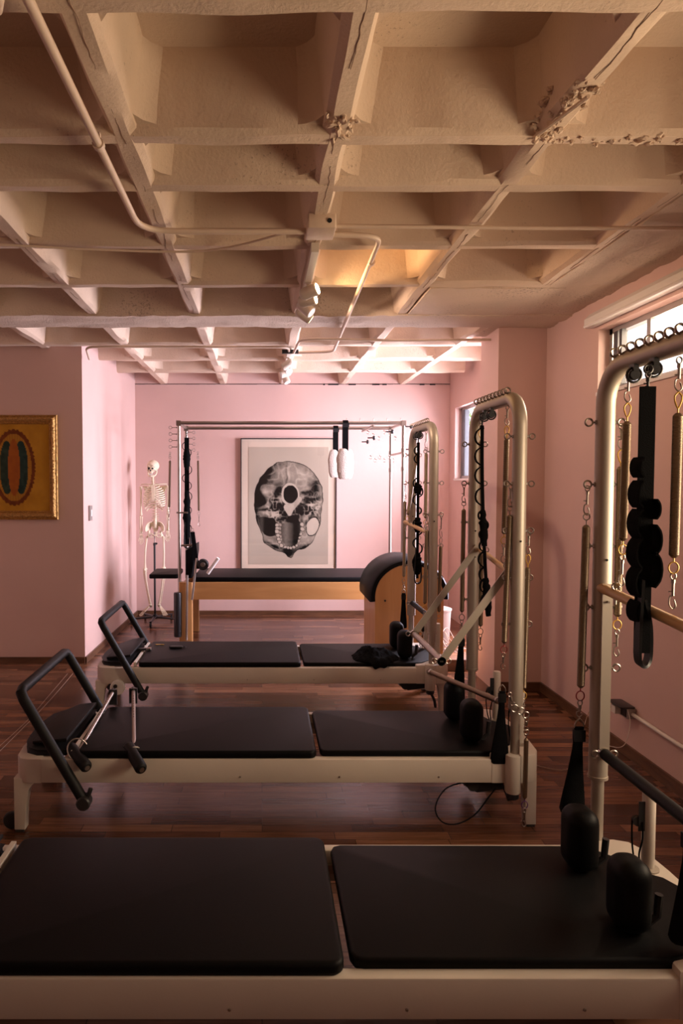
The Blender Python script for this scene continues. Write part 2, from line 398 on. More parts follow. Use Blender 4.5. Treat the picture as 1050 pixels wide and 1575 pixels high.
# baseboards
for nm, b in (('baseboard_back', (LX1, AX, BY-.014, BY, 0, .055)), ('baseboard_left', (LXF, LX0, LY-.014, LY, 0, .055)), ('baseboard_right', (RX-.014, RX, FY, 5.28, 0, .07)),
              ('baseboard_pillar', (1.77, RX-.014, 5.266, 5.28, 0, .07)), ('baseboard_alcove', (AX-.014, AX, 5.7, W4[0], 0, .055))):
    struct(nm, MB().box(*b), M['base'], flat=True)
bs = MB(); a, b = V(LX0, LY, 0), V(LX1, BY-.02, 0)
bs.add([a, a+V(.014,0,0), b+V(.014,0,0), b, a+V(0,0,.055), a+V(.014,0,.055), b+V(.014,0,.055), b+V(0,0,.055)], [(0,1,2,3),(4,5,6,7),(0,1,5,4),(1,2,6,5),(2,3,7,6),(3,0,4,7)])
struct('baseboard_side', bs, M['base'], flat=True)
# dark crack line where the back wall stops short of the ribs
g = MB(); x = LX1
while x < AX:
    L_ = rng.uniform(.03, .12); g.box(x, min(x+L_, AX), BY-.006, BY, CZ-.003-rng.uniform(0, .002), CZ+.002); x += L_
for x in (.72, .78, .86, 1.02, 1.30, 1.34, 1.42, 1.86, 1.98): g.box(x, x+rng.uniform(.02, .09), BY-.008, BY, CZ-.012, CZ+.004)
struct('trim_3', g, M['gap'], flat=True)

# windows
def window(n, W, wx, xin, mull=(), dark=None):
    y0, y1, z0, z1 = W; e = sthing('window_%d' % n, (xin+.09, (y0+y1)/2, z0))
    fr = MB(); X0, X1 = xin+.07, xin+.12; t = .035
    fr.box(X0, X1, y0, y1, z0, z0+t); fr.box(X0, X1, y0, y1, z1-t, z1); fr.box(X0, X1, y0, y0+t, z0, z1); fr.box(X0, X1, y1-t, y1, z0, z1)
    for m_ in mull: fr.box(X0+.005, X1-.005, m_-.02, m_+.02, z0, z1)
    build('window_frame', fr, M['greyframe'], e, flat=True)
    build('window_pane', MB().box(xin+.093, xin+.097, y0+t, y1-t, z0+t, z1-t), M['glass'], e, flat=True)
    if dark: build('window_stile', MB().box(X0-.02, X1-.01, dark[0], dark[1], z0+t, z1-t).box(X0-.025, X0, dark[0]-.06, dark[0]-.03, z0+t, z1-t), M['dark'], e, flat=True)
    build('window_sill', MB().box(xin-.012, xin+.07, y0-.0, y1, z0-.018, z0+.004), M['white'], e, flat=True)
    return e
window(1, W1, None, RX, mull=(4.03,), dark=(4.33, 4.38))
window(2, W2, None, AX, mull=(7.5,), dark=(7.90, 7.99))
window(3, W3, None, RX, mull=(1.85,))  # unseen near window, added to let in warm light
window(5, W5, None, RX, mull=(-1.05,))  # unseen rear window, added for the warm fill
window(4, W4, None, AX, mull=(6.37,))  # tall unseen opening, added behind the pillar to brighten the alcove

# ------------------------------------------------------------------ small hardware
def eyebolt(mb, p, d, nrm=(0,1,0), R=.0125, r=.0034, stem=.014):
    """eye bolt screwed into the tube at p, pointing along d"""
    p = Vector(p); d = Vector(d).normalized(); c = p+d*(stem+R)
    mb.tube([p, p+d*stem], .0034, 8); mb.tube([p+d*.002, p+d*.007], .0075, 6); mb.torus(c, R, r, nrm, 14, 6)
    return c
def snap_hook(mb, a, b, r=.0022):
    """swivel snap hook from ring a down to ring b"""
    a, b = Vector(a), Vector(b); d = (b-a).normalized(); Ln = (b-a).length
    mb.torus(a+d*.008, .0095, r, (0,1,0), 14, 6, .8)
    mb.tube([a+d*.018, a+d*.028], .0058, 8)
    mb.tube([a+d*.028, a+d*(Ln*.62)], .0042, 8)
    s = d.cross(V(0,1,0)).normalized()
    mb.tube(smooth([a+d*(Ln*.62)-s*.003, a+d*(Ln*.66)-s*.009, a+d*(Ln*.85)-s*.010, b-d*.002, b-d*.010+s*.009, a+d*(Ln*.72)+s*.004], 4), r, 7)
    mb.tube([a+d*(Ln*.5)-s*.004, a+d*(Ln*.5)-s*.012], .002, 6)
def coil(mb, a, b, R, pitch=.0042, n=12):
    a, b = Vector(a), Vector(b); L_ = (b-a).length; N = max(8, int(L_/pitch)); pts = []; rs = []
    for i in range(N*2+1):
        pts.append(a+(b-a)*(i/(N*2))); e = min(i, N*2-i)
        rs.append(R*(1 if i % 2 else .93)*(1 if e > 3 else (.45+.14*e)))
    mb.tube(pts, rs, n)
def spring(label, top, bot, R=.0125, hook_top=.075, ring_top=None, ring_bot='brass', hook_bot=.0, cat='spring', group=None, s0=None):
    """long coil spring: snap hook, wire loop, coil, coloured wire loop, lower snap hook; top = where it hangs"""
    top, bot = Vector(top), Vector(bot); d = (bot-top).normalized()
    t = thing('resistance_spring', label, cat, top, group)
    q = top
    if hook_top:
        h = MB(); snap_hook(h, q, q+d*hook_top); build('snap_hook', h, M['steel'], t); q = q+d*hook_top
    if ring_top:
        r = MB(); r.tube(smooth([q, q+d*.012+V(.010,0,0), q+d*.030+V(.008,0,0), q+d*.045, q+d*.030-V(.008,0,0), q+d*.012-V(.010,0,0), q], 4), .0024, 7)
        r.tube([q+d*.045, q+d*.062], .0024, 6); build('wire_loop', r, M[ring_top], t); q = q+d*.058
    else:
        r = MB(); r.torus(q+d*.004, .011, .0024, (0,1,0)); r.tube([q+d*.014, q+d*.035], .0022, 6); build('wire_loop', r, M['steel'], t); q = q+d*.032
    end = bot - d*(hook_bot + (.048 if ring_bot else 0))
    c = MB(); coil(c, q, end, R); build('coil', c, M['spring'], t)
    if ring_bot:
        r = MB(); r.tube([end-d*.004, end+d*.012], .0022, 6); r.torus(end+d*.028, .0165, .0022, (0,1,0), 18, 6, .85); build('wire_loop', r, M[ring_bot], t); end = end+d*.044
    if hook_bot:
        h = MB(); snap_hook(h, end, end+d*hook_bot); build('snap_hook', h, M['steel'], t)
    return t
def loop_handle(label, top, L_=.36, w0=.030, w1=.078, th=.03, tilt=0, cat='strap handle', spread=.0):
    """black tapered sling handle hanging from a D ring"""
    top = Vector(top); t = thing('cotton_sling', label, cat, top, 'black loop handles on the towers')
    r = MB(); r.tube(smooth([top, top+V(.013,0,-.016), top+V(.014,0,-.034), top+V(-.014,0,-.034), top+V(-.013,0,-.016), top], 5), .0025, 7)
    build('d_ring', r, M['steel'], t)
    p = MB(); z = top.z-.030
    prof = [(0, w0, .010), (.25, w0*1.05, .012), (.5, w0+(w1-w0)*.35, .02), (.8, w0+(w1-w0)*.85, .028), (.97, w1, th), (1.0, w1*.9, th*.8)]
    vs = []; n = 12
    for f_, ww, tt in prof:
        for k in range(n):
            a = 2*PI*k/n; ca, sa = math.cos(a), math.sin(a)
            ex = math.copysign(abs(ca)**.6, ca)*ww/2; ey = math.copysign(abs(sa)**.8, sa)*tt/2
            vs.append((top.x+ex+tilt*f_, top.y+ey, z-f_*L_))
    p.add(vs, [(i*n+k, i*n+(k+1) % n, (i+1)*n+(k+1) % n, (i+1)*n+k) for i in range(len(prof)-1) for k in range(n)]+[tuple(range(n)), tuple((len(prof)-1)*n+k for k in range(n))])
    build('padded_loop', p, M['fabric'], t)
    b = MB(); b.box(top.x-w0/2-.002, top.x+w0/2+.002, top.y-.009, top.y+.009, z-.05, z-.01); build('stitched_collar', b, M['foam'], t)
    return t
def scallop_strap(label, top, L_, w_=.040, loops=(), bulk=(), y_w=.028, R=.030, sway=0.0, tail=True, dep=.85):
    """long webbing strap with small sewn loops down its side and a foot loop at the bottom"""
    top = Vector(top); t = thing('loop_strap', label, 'strap', top, 'long black loop straps')
    c = MB(); c.torus(top+V(0,0,.0), .012, .003, (0,1,0)); snap_hook(c, top-V(0,0,.008), top-V(0,0,.075)); build('carabiner', c, M['dark'], t)
    def px(f_): return top.x + sway*f_*f_
    s = MB(); pts = [V(px(i/24), top.y, top.z-.05-L_*i/24) for i in range(25)]
    s.ribbon(pts, V(w_, 0, 0), .006)
    s.ribbon([p+V(.004, .014, 0) for p in pts], V(w_*.8, 0, 0), .004)
    build('webbing', s, M['fabric'], t)
    for f_, side, RR in loops:
        l = MB(); z = top.z-.05-L_*f_; x0 = px(f_)+side*w_*.42
        P = [V(x0, top.y, z+RR*1.3)]+[V(x0+side*RR*dep*math.sin(PI*k/8), top.y, z+RR*1.15*math.cos(PI*k/8)) for k in range(1, 8)]+[V(x0, top.y, z-RR*1.3)]
        l.ribbon(P, V(0, y_w, 0), .0045); build('side_loop', l, M['fabric'], t)
    for f0, f1, rr in bulk:
        N = 14; m = MB(); P = [V(px(f0+(f1-f0)*i/N)+.004*mnoise.noise(V(i*.8, f0*9, 1)), top.y, top.z-.05-L_*(f0+(f1-f0)*i/N)) for i in range(N+1)]
        m.tube(P, [rr*(.55+.45*math.sin(PI*(i+.4)/(N+.8)))*(1+.35*mnoise.noise(V(i*.9, f1*7, 2))) for i in range(N+1)], 12, squash=(1, 1.2)); build('folded_webbing', m, M['fabric'], t)
    if tail:
        b = MB(); z = top.z-.05-L_; x0 = px(1)
        P = smooth([V(x0-.012, top.y-.01, z+.22), V(x0-.022, top.y-.02, z+.06), V(x0-.020, top.y-.02, z-.02), V(x0+.01, top.y-.0, z-.035), V(x0+.032, top.y+.02, z-.01), V(x0+.030, top.y+.02, z+.08), V(x0+.006, top.y+.01, z+.16)], 5)
        b.ribbon(P, V(.006, .042, 0), .008); build('foot_loop', b, M['foam'], t)
    return t

# ------------------------------------------------------------------ the tower reformers
def cap_outline(s):     # convex end of the frame, s=+1 right end
    return [(1.04, 0), (1.20, 0), (1.245, .018), (1.270, .07), (1.282, .20), (1.286, .33), (1.282, .46), (1.270, .59), (1.245, .642), (1.20, .66), (1.04, .66)]
def reformer(ox, oy, gap, swing, label, footbar=True):
    t = thing('tower_reformer', label, 'reformer', (ox+.07, oy+.33, 0), 'white tower reformers in a row')
    def S(mb):          # shift into place
        mb.v = [(p[0]+ox, p[1]+oy, p[2]) for p in mb.v]; return mb
    def part(name, mb, m, parent=t, **k): return build(name, S(mb), m, parent, **k)
    for y in (0, .615):
        part('side_rail', MB().prism(rrect(y+.0015, y+.0435, .234, .343, .006, 2), -1.005, 1.045, 'x'), M['cream'])
    part('inner_track', MB().box(-.99, 1.05, .045, .06, .27, .30).box(-.99, 1.05, .60, .615, .27, .30).box(-.1, -.04, .045, .615, .245, .27), M['alu'])
    # end housings and legs
    L_out = [( -1.00, .66), (-1.06, .66), (-1.10, .645), (-1.125, .60), (-1.135, .5), (-1.138, .33), (-1.135, .16), (-1.125, .06), (-1.10, .015), (-1.06, 0), (-1.00, 0)]
    part('end_housing', MB().prism(L_out, .232, .345, 'z', .006, 2), M['cream'])
    part('end_housing', MB().prism(cap_outline(1), .232, .362, 'z', .008, 2), M['cream'])
    def leg(x_out, sgn, y0, y1):
        b = x_out
        P = [(b, .24), (b, .0), (b+sgn*.048, .0), (b+sgn*.053, .11), (b+sgn*.066, .185), (b+sgn*.10, .225), (b+sgn*.15, .24)]
        if sgn > 0: P = P[::1]
        else: P = P[::-1]
        m = MB().prism([(p[0], p[1]+.012) for p in P], y0, y1, 'y', .004, 2)
        l = part('leg', m, M['cream'])
        f = MB().box(min(b, b+sgn*.046)+.004, max(b, b+sgn*.046)-.004, y0+.004, y1-.004, 0, .014); part('foot_pad', f, M['rubber'], l)
        return l
    for y0, y1 in ((.0, .055), (.605, .66)):
        l = leg(-1.130, 1, y0+.012, y1+(.0 if y0 else .012)-.0)
        wm = MB().lathe([(.006, -.012), (.034, -.012), (.040, -.006), (.040, .006), (.034, .012), (.006, .012)], (-1.152, y0+.045 if y0 < .1 else y0+.01, .042), 20, 'y')
        part('wheel', wm, M['rubber'], l)
        leg(1.268, -1, y0+.004 if y0 else .06, y1 if y0 else .115)
    # upholstery
    pl = MB().prism(rrect(-.84, gap-.006, .008, .645, .035, 6), .340, .378, 'z', .012, 3); part('carriage_pad', pl, M['vinyl'])
    R_ = [(gap+.012, .07), (gap+.022, .045), (gap+.045, .036), (1.04, .036), (1.09, .05), (1.165, .125), (1.188, .185), (1.235, .215), (1.256, .26), (1.260, .315), (1.256, .37), (1.235, .415), (1.188, .445), (1.165, .515), (1.09, .59), (1.04, .605), (gap+.045, .61), (gap+.022, .60), (gap+.012, .575)]
    part('head_end_pad', MB().prism(R_, .335, .369, 'z', .011, 3), M['vinyl'])
    Pf = [(-.905, .05), (-.895, .60), (-.97, .615), (-1.05, .60), (-1.095, .54), (-1.115, .42), (-1.12, .30), (-1.11, .16), (-1.08, .08), (-1.03, .05)]
    part('standing_platform', MB().prism(Pf[::-1], .345, .372, 'z', .008, 2), M['foam'])
    fl = MB(); fl.prism([(-1.07, .10), (-.90, .06), (-.885, .58), (-.98, .60), (-1.06, .5)], .374, .392, 'z', .005, 2)
    fl.v = [(p[0], p[1], p[2]+(p[0]+1.07)*.16) for p in fl.v]; part('platform_flap', fl, M['foam'])
    part('edge_trim', MB().box(-.872, -.855, .03, .62, .345, .374), M['cream'])
    # shoulder rests
    for y in (.17, .47):
        b = MB(); out = rrect(.945-gap*0, 1.045, y-.062, y+.058, .045, 6)
        b.prism(out, .369, .565, 'z', .042, 5); part('shoulder_rest', b, M['vinyl'])
        part('shoulder_rest_post', MB().tube([(1.045, y, .375), (1.075, y, .40), (1.08, y, .46)], .011, 8), M['dark'])
    # foot bar
    if footbar:
        fb = MB(); yn, yf = -.045, .70; kx, kz = -.795, .170; tx, tz = -1.078, .668
        def lerp(f_): return (kx+(tx-kx)*f_, kz+(tz-kz)*f_)
        r_ = .05; P = []
        a = lerp(0.0); b_ = lerp(.93); c_ = lerp(.985)
        P = [V(a[0], yn, a[1]), V(b_[0], yn, b_[1]), V(c_[0], yn+.010, c_[1]), V(tx, yn+.045, tz), V(tx, yf-.045, tz), V(c_[0], yf-.010, c_[1]), V(b_[0], yf, b_[1]), V(a[0], yf, a[1])]
        fb.tube(P, .0235, 14); part('foot_bar', fb, M['foam'])
        for y in (yn, yf):
            k_ = MB(); k_.lathe([(.0, -.03), (.026, -.03), (.032, -.024), (.032, .024), (.026, .03), (.0, .03)], (kx, y, kz), 18, 'y')
            k_.tube([(kx+.01, y, kz+.005), (kx+.03, y, kz+.06)], .010, 8); part('foot_bar_pivot', k_, M['dark'])
    # tower arch
    xt = 1.145; y0, y1 = .008, .665; zt = 1.982; rb = .13
    P = [V(xt, y0, .58), V(xt, y0, zt-rb)] + arc(V(xt, y0+rb, zt-rb), rb, 180, 90, 8, 'yz')[1:] + arc(V(xt, y1-rb, zt-rb), rb, 90, 0, 8, 'yz') + [V(xt, y1, .58)]
    arch = part('tower_arch', MB().tube(P, .0315, 20, squash=(.92, 1)), M['alu'])
    for y in (y0, y1):
        part('lower_upright', MB().tube([V(xt, y, .36), V(xt, y, .60)], .0205, 16).tube([V(xt, y, .575), V(xt, y, .585)], .033, 16), M['alu'])
        sy = y-.012 if y < .3 else y+.012
        part('tower_socket', MB().lathe([(.024, .372), (.034, .368), (.035, .36), (.035, .20), (.032, .195), (.02, .195)], (xt-.012, sy, 0), 20), M['cream'])
        part('socket_plug', MB().lathe([(.02, .165), (.028, .172), (.028, .197)], (xt-.012, sy, 0), 16), M['plastic'])
        for z in (1.80, 1.59, 1.38, 1.17, .96):
            for sx in (-1, 1):
                e = MB(); eyebolt(e, (xt+sx*.029, y, z), (sx, 0, 0)); part('eyebolt', e, M['steel'], arch)
        h = MB(); yy = y-.029 if True else y
        h.lathe([(.0, -.001), (.0045, -.001), (.0045, .001), (.0, .001)], (xt, y-.0315, 1.335), 10, 'y'); part('bolt_hole', h, M['gap'], arch)
    for k in range(10):    # row of eyes along the crown of the arch
        e = MB(); f_ = k/9; yv = y1-.10-(y1-y0-.20)*f_
        eyebolt(e, (xt-.016, yv, zt+.022), (-.55, 0, .83), (0, 1, 0), R=.0135, r=.0038, stem=.0); part('crown_eyebolt', e, M['steel'], arch)
    for yv in (.45, .34): 
        e = MB(); e.lathe([(.004, -.010), (.015, -.010), (.017, -.004), (.017, .004), (.015, .010), (.004, .010)], (xt-.02, yv, zt-.055), 14, 'y')
        e.torus((xt-.02, yv, zt-.055), .0225, .004, (0,1,0)); e.box(xt-.028, xt-.012, yv-.014, yv+.014, zt-.045, zt-.022); part('pulley', e, M['dark'], arch)
    # push-through arms and bar
    pz = 1.235; al = .56; ca, sa = math.cos(swing), math.sin(swing)
    ex, ez = xt-.0-al*sa, pz-al*ca
    for y in (y0+.0385 if swing < .1 else y0+.040, y1-.040):
        a = MB(); w2 = .017; d = V(-sa, 0, -ca); n_ = V(ca, 0, -sa)
        st = V(xt, y, pz); en = V(ex, y, ez)
        o = [st-d*.02-n_*w2, en+d*.02-n_*w2, en+d*.02+n_*w2, st-d*.02+n_*w2]
        a.add([p-V(0,.003,0) for p in o]+[p+V(0,.003,0) for p in o], [(0,1,2,3),(4,5,6,7),(0,1,5,4),(1,2,6,5),(2,3,7,6),(3,0,4,7)])
        part('swing_arm', a, M['alu'], flat=True)
        sgn = 1 if y < .3 else -1
        part('arm_pivot', MB().tube([(xt, y-.012, pz), (xt, y+.012, pz)], .009, 10).tube([(xt, y-.012, pz-.04), (xt, y+.008, pz-.04)], .004, 8), M['steel'])
    pb = MB().tube([V(ex, y0+.045, ez), V(ex, y1-.045, ez)], .0185 if swing < .1 else .015, 16)
    part('push_through_bar', pb, M['foam'] if swing < .1 else M['steel'])
    for y in (y0+.043, y1-.043):
        e = MB(); e.tube([V(ex, y-.006, ez), V(ex, y+.010, ez)], .021, 14); c1 = eyebolt(e, (ex, y, ez-.0), (-1, 0, 0), R=.012, r=.003, stem=.020); eyebolt(e, (ex, y, ez), (1, 0, 0), R=.012, r=.003, stem=.020)
        part('bar_end_eyes', e, M['chrome'])
    # rope risers on the end housing
    for y in (.14, .47):
        p = MB().lathe([(.018, .36), (.020, .365), (.020, .612), (.017, .618), (.0, .618)], (1.215, y, 0), 20); r = part('rope_riser', p, M['cream'])
        part('riser_collar', MB().lathe([(.021, .360), (.034, .360), (.034, .368), (.021, .372)], (1.215, y, 0), 20), M['alu'], r)
        part('riser_bolt', MB().tube([(1.215-.0205, y-.003, .53), (1.215-.023, y-.003, .53)], .004, 8), M['dark'], r)
        part('rope_pulley', MB().lathe([(.004, -.007), (.016, -.007), (.013, 0), (.016, .007), (.004, .007)], (1.178, y, .52), 14, 'y').box(1.178, 1.198, y-.010, y-.007, .49, .585), M['dark'], r)
        part('rope', MB().tube(smooth([(1.162, y, .52), (1.158, y-.01, .46), (1.165, y-.012, .40), (1.172, y-.02, .372)], 5), .0028, 7).tube(smooth([(1.190, y-.01, .52), (1.186, y-.02, .47), (1.176, y-.02, .42), (1.180, y-.024, .372)], 5), .0028, 7), M['fabric'], r)
    # rail screws
    for x in (-.10, .35, .80):
        part('rail_screw', MB().lathe([(0, -.002), (.0035, -.002), (.0045, .001)], (x, 0, .262), 10, 'y'), M['steel'])
    return t
RA = (.017, 1.714, .200); RB_ = (0, 3.11, .254); RC = (0, 4.667, .270)
reformer(*RA, 0.0, 'nearest white tower reformer with long black pads across the foreground', False)
reformer(*RB_, .622, 'middle white tower reformer with flat swing arms pushed out toward the pads')
reformer(*RC, 0.0, 'farthest white tower reformer, a black cloth lying on its pad')

# ------------------------------------------------------------------ springs, straps and bars on the towers
G = 'coil springs hung on the reformer towers'
def EX(ref, side, far, z):      # centre of an eye of a tower
    return V(ref[0]+1.145+side*(.029+.014+.0125), ref[1]+(.665 if far else .008), z-.006)
# nearest tower (only its far upright and part of its arch are in the frame)
spring('long coil spring on the left eye of the nearest tower, black handle below', EX(RA,-1,1,1.59), EX(RA,-1,1,1.59)-V(.012,0,.802), R=.0135, hook_top=.10, ring_bot='redwire', hook_bot=.06, group=G)
loop_handle('black loop handle hanging beside the nearest tower above a shoulder rest', EX(RA,-1,1,1.59)-V(.012,0,.80), L_=.30, w0=.034, w1=.085, tilt=-.02, th=.05)
spring('coil spring with yellow loops at both ends right of the nearest upright', EX(RA,1,1,1.80), EX(RA,1,1,1.80)-V(0,0,.80), R=.0135, hook_top=.085, ring_top='brass', ring_bot='brass', hook_bot=.095, group=G)
sp_top = V(RA[0]+1.145, RA[1]+.52, 1.945)
spring('coil spring under the nearest arch holding the near wooden bar, window behind', sp_top+V(.0,0,0), V(RA[0]+1.150, RA[1]+.545, 1.255), R=.0135, hook_top=.095, ring_top='brass', ring_bot='brass', hook_bot=.105, group=G)
spring('coil spring at the right edge of the photo holding the near wooden bar', V(RA[0]+1.145, RA[1]+.25, 1.945), V(RA[0]+1.155, RA[1]+.27, 1.230), R=.0135, hook_top=.095, ring_top='brass', ring_bot='brass', hook_bot=.105, group=G)
def dowel(label, a, b, r=.0155):
    a, b = Vector(a), Vector(b); t = thing('roll_down_bar', label, 'exercise bar', (a+b)/2, 'wooden roll-down bars')
    build('dowel', MB().tube([a, b], r, 16), M['dowel'], t)
    d = (b-a).normalized()
    for q in (a+d*.10, b-d*.12):
        e = MB(); e.torus(q+V(0,0,r+.010), .012, .003, (0,1,0)); e.tube([q+V(0,0,r+.004), q-V(0,0,r+.016)], .0035, 8); build('bar_eye', e, M['steel'], t)
    return t
dowel('thick pale wooden bar hung across the nearest tower', (RA[0]+1.135, RA[1]+.655, 1.240), (RA[0]+1.150, RA[1]+.02, 1.185), .0165)
scallop_strap('wide black loop strap hanging from the nearest arch in front of the window', V(RA[0]+1.10, RA[1]+.325, 1.925), .78, w_=.046, y_w=.06, dep=.50,
    loops=[(.30,-1,.022), (.40,-1,.030), (.455,1,.022), (.51,-1,.032), (.57,1,.034), (.62,-1,.032), (.68,1,.040), (.73,-1,.032), (.84,-1,.024)])
loop_handle('black loop handle at the right edge beside the nearest shoulder rest', V(1.117, RA[1]+.06, .73), L_=.30, w0=.05, w1=.11, th=.05)
# middle tower
spring('coil spring on the outer left eye of the middle tower', EX(RB_,-1,1,1.59), EX(RB_,-1,1,1.59)-V(.004,0,.802), hook_top=.10, ring_bot='steel', hook_bot=.06, group=G)
loop_handle('black loop handle below the left spring of the middle tower', EX(RB_,-1,1,1.59)-V(.004,0,.80), L_=.27, w1=.06, tilt=-.01)
spring('short-hooked coil spring just under the far bend of the middle arch', V(1.150, RB_[1]+.60, 1.945), V(1.165, RB_[1]+.56, 1.255), hook_top=.07, ring_top='brass', ring_bot='brass', hook_bot=.10, group=G)
spring('coil spring on the inner eye of the middle tower, behind its crossing arm', EX(RB_,1,1,1.38)-V(.012,0,0), EX(RB_,1,1,1.38)-V(.012,0,.70), hook_top=.10, ring_bot='steel', hook_bot=.09, group=G)
spring('upper coil spring at the near bend of the middle arch', V(1.120, RB_[1]+.10, 1.945), V(1.108, RB_[1]+.09, 1.22), hook_top=.09, ring_top='brass', ring_bot='brass', hook_bot=.09, group=G)
spring('long bright coil spring along the near upright of the middle tower, maroon loop', EX(RB_,-1,0,1.59)+V(.018,0,0), EX(RB_,-1,0,1.59)-V(.004,0,.835), hook_top=.10, ring_bot='redwire', hook_bot=.075, group=G)
loop_handle('tapered black loop handle hanging at the near corner of the middle reformer', EX(RB_,-1,0,1.59)-V(.006,0,.90), L_=.33, w0=.028, w1=.085, tilt=-.008)
spring('coil spring on the right side of the middle tower beside the pink wall', EX(RB_,1,0,1.38)-V(.008,0,0), EX(RB_,1,0,1.38)-V(.022,0,.80), hook_top=.10, ring_top='brass', ring_bot='brass', hook_bot=.04, group=G)
spring('low coil spring hanging past the frame to the floor, purple loop at its end', V(1.182, RB_[1]-.030, .545), V(1.176, RB_[1]-.034, .045), R=.0105, hook_top=.06, ring_bot='purple', hook_bot=.085, group=G)
dowel('thin wooden bar hung across the middle tower', (1.165, RB_[1]+.60, 1.235), (1.150, RB_[1]+.06, 1.165), .0135)
scallop_strap('narrow black ladder strap hanging from the middle arch', V(1.10, RB_[1]+.40, 1.93), .96, w_=.016, y_w=.02, sway=.045,
    loops=[(.06,-1,.034), (.16,-1,.034), (.26,-1,.034), (.37,-1,.034), (.47,-1,.02), (.52,1,.02), (.57,-1,.018), (.63,-1,.02), (.70,-1,.03), (.78,-1,.03), (.84,-1,.03), (.92,-1,.03)], bulk=[(.44,.63,.018), (.80,1.0,.018)], tail=False)
def steel_bar(label, a, b, r=.0135):
    a, b = Vector(a), Vector(b); d = (b-a).normalized(); t = thing('spring_bar', label, 'exercise bar', (a+b)/2)
    build('bar_tube', MB().tube([a, b], r, 14), M['spring'], t)
    for q, s in ((a, -1), (b, 1)):
        e = MB(); e.tube([q-d*.006, q+d*.006], r+.003, 14); e.torus(q+d*s*.020, .014, .003, (0,1,0)); build('end_eye', e, M['chrome'], t)
    return t
steel_bar('bare brownish metal bar slanting down from the middle tower arms to its near upright', (.915, RB_[1]+.63, .568), (1.092, RB_[1]+.09, .585))
# chrome clips linking bar, arm and upright of the middle tower
t = thing('clip_chain', 'chrome clips dangling at the near upright of the middle tower', 'clip', (1.13, RB_[1]-.03, .60))
c_ = MB(); c_.torus((1.125, RB_[1]-.036, .590), .016, .003, (0,1,0)); c_.torus((1.152, RB_[1]-.036, .578), .016, .003, (.3,1,0)); c_.torus((1.176, RB_[1]-.036, .560), .014, .003, (0,1,0)); build('ring_links', c_, M['chrome'], t)
c_ = MB(); snap_hook(c_, (1.100, RB_[1]-.036, .66), (1.120, RB_[1]-.036, .60)); build('snap_hook', c_, M['chrome'], t)
# farthest tower
spring('thin coil spring on the outer left eye of the farthest tower', EX(RC,-1,1,1.59), EX(RC,-1,1,1.59)-V(.004,0,.812), hook_top=.10, ring_bot='steel', hook_bot=.05, group=G)
loop_handle('small black loop handle beside the barrel, left of the farthest tower', EX(RC,-1,1,1.59)-V(.004,0,.81), L_=.27, w1=.055)
spring('leaning coil spring inside the far upright of the farthest tower', V(1.18, RC[1]+.60, 1.93), V(1.085, RC[1]+.62, 1.22), hook_top=.08, ring_bot='brass', hook_bot=.08, group=G)
spring('coil spring under the near bend of the farthest arch', V(1.120, RC[1]+.12, 1.945), V(1.116, RC[1]+.10, 1.22), hook_top=.12, ring_bot='brass', hook_bot=.08, group=G)
spring('lower coil spring along the near upright of the farthest tower', V(1.104, RC[1]+.008, 1.38), V(1.092, RC[1]+.004, .68), hook_top=.07, ring_bot='brass', hook_bot=.05, group=G)
spring('coil spring on the right side of the farthest tower', EX(RC,1,0,1.38), EX(RC,1,0,1.38)-V(.01,0,.70), hook_top=.15, ring_top='steel', ring_bot='steel', group=G)
dowel('thin wooden bar crossing the farthest tower, sticking out to the left', (1.055, RC[1]+.50, 1.30), (1.160, RC[1]+.06, 1.235), .0135)
scallop_strap('knotted black strap cluster hanging from the farthest arch', V(1.12, RC[1]+.36, 1.93), .98, w_=.020, y_w=.03,
    loops=[(.06,-1,.024), (.12,-1,.024), (.30,-1,.03), (.36,1,.03), (.42,-1,.03), (.5,1,.02), (.60,-1,.03), (.64,1,.03), (.74,-1,.028), (.78,1,.03), (.88,-1,.03), (.92,1,.024)], bulk=[(.30,.38,.026), (.55,.66,.024), (.82,.97,.028)])

# chrome poles with black grips lying on the middle pad
def grip_pole(label, a, b, ga, gb, disk=False):
    a, b = Vector(a), Vector(b); t = thing('padded_pole', label, 'pole', b, 'chrome poles with padded grips')
    build('chrome_tube', MB().tube([a, b], .0105, 14), M['chrome'], t)
    d = (b-a).normalized()
    h = MB()
    for k in range(9): 
        q = a+(b-a)*(.14+.045*k); h.tube([q+V(0,0,.0102), q+V(0,0,.0112)], .0028, 8)
    build('adjustment_holes', h, M['gap'], t)
    ga, gb = Vector(ga), Vector(gb); dd = (gb-ga).normalized()
    build('grip', MB().tube([ga, ga+dd*.006, ga+dd*.012, gb-dd*.012, gb-dd*.006, gb], [.018, .025, .0275, .0275, .025, .018], 18), M['foam'], t)
    build('grip_cap', MB().tube([gb, gb+dd*.003], .012, 14), M['chrome'], t)
    if disk:
        n_ = dd
        k = MB().torus(ga+dd*.05+V(.015,0,.012), .052, .003, (.55,-.5,.45), 28, 6); build('chrome_hoop', k, M['chrome'], t)
    else: build('clamp', MB().torus(b, .030, .004, dd, 20, 6), M['chrome'], t)
    build('pole_bracket', MB().tube([a-d*.012, a+d*.012], .017, 12).box(a.x-.022, a.x+.022, a.y-.01, a.y+.004, a.z-.07, a.z+.014), M['dark'], t)
    return t
grip_pole('left chrome pole with black grip and round hoop on the middle reformer', at(174,1064,Y=3.80), at(120,1158,Y=3.16), at(108,1149,Y=3.20), at(134,1181,Y=3.06), True)
grip_pole('right chrome pole with plain black grip on the middle reformer', at(205,1062,Y=3.80), at(206,1158,Y=3.15), at(197,1147,Y=3.19), at(218,1184,Y=3.03))
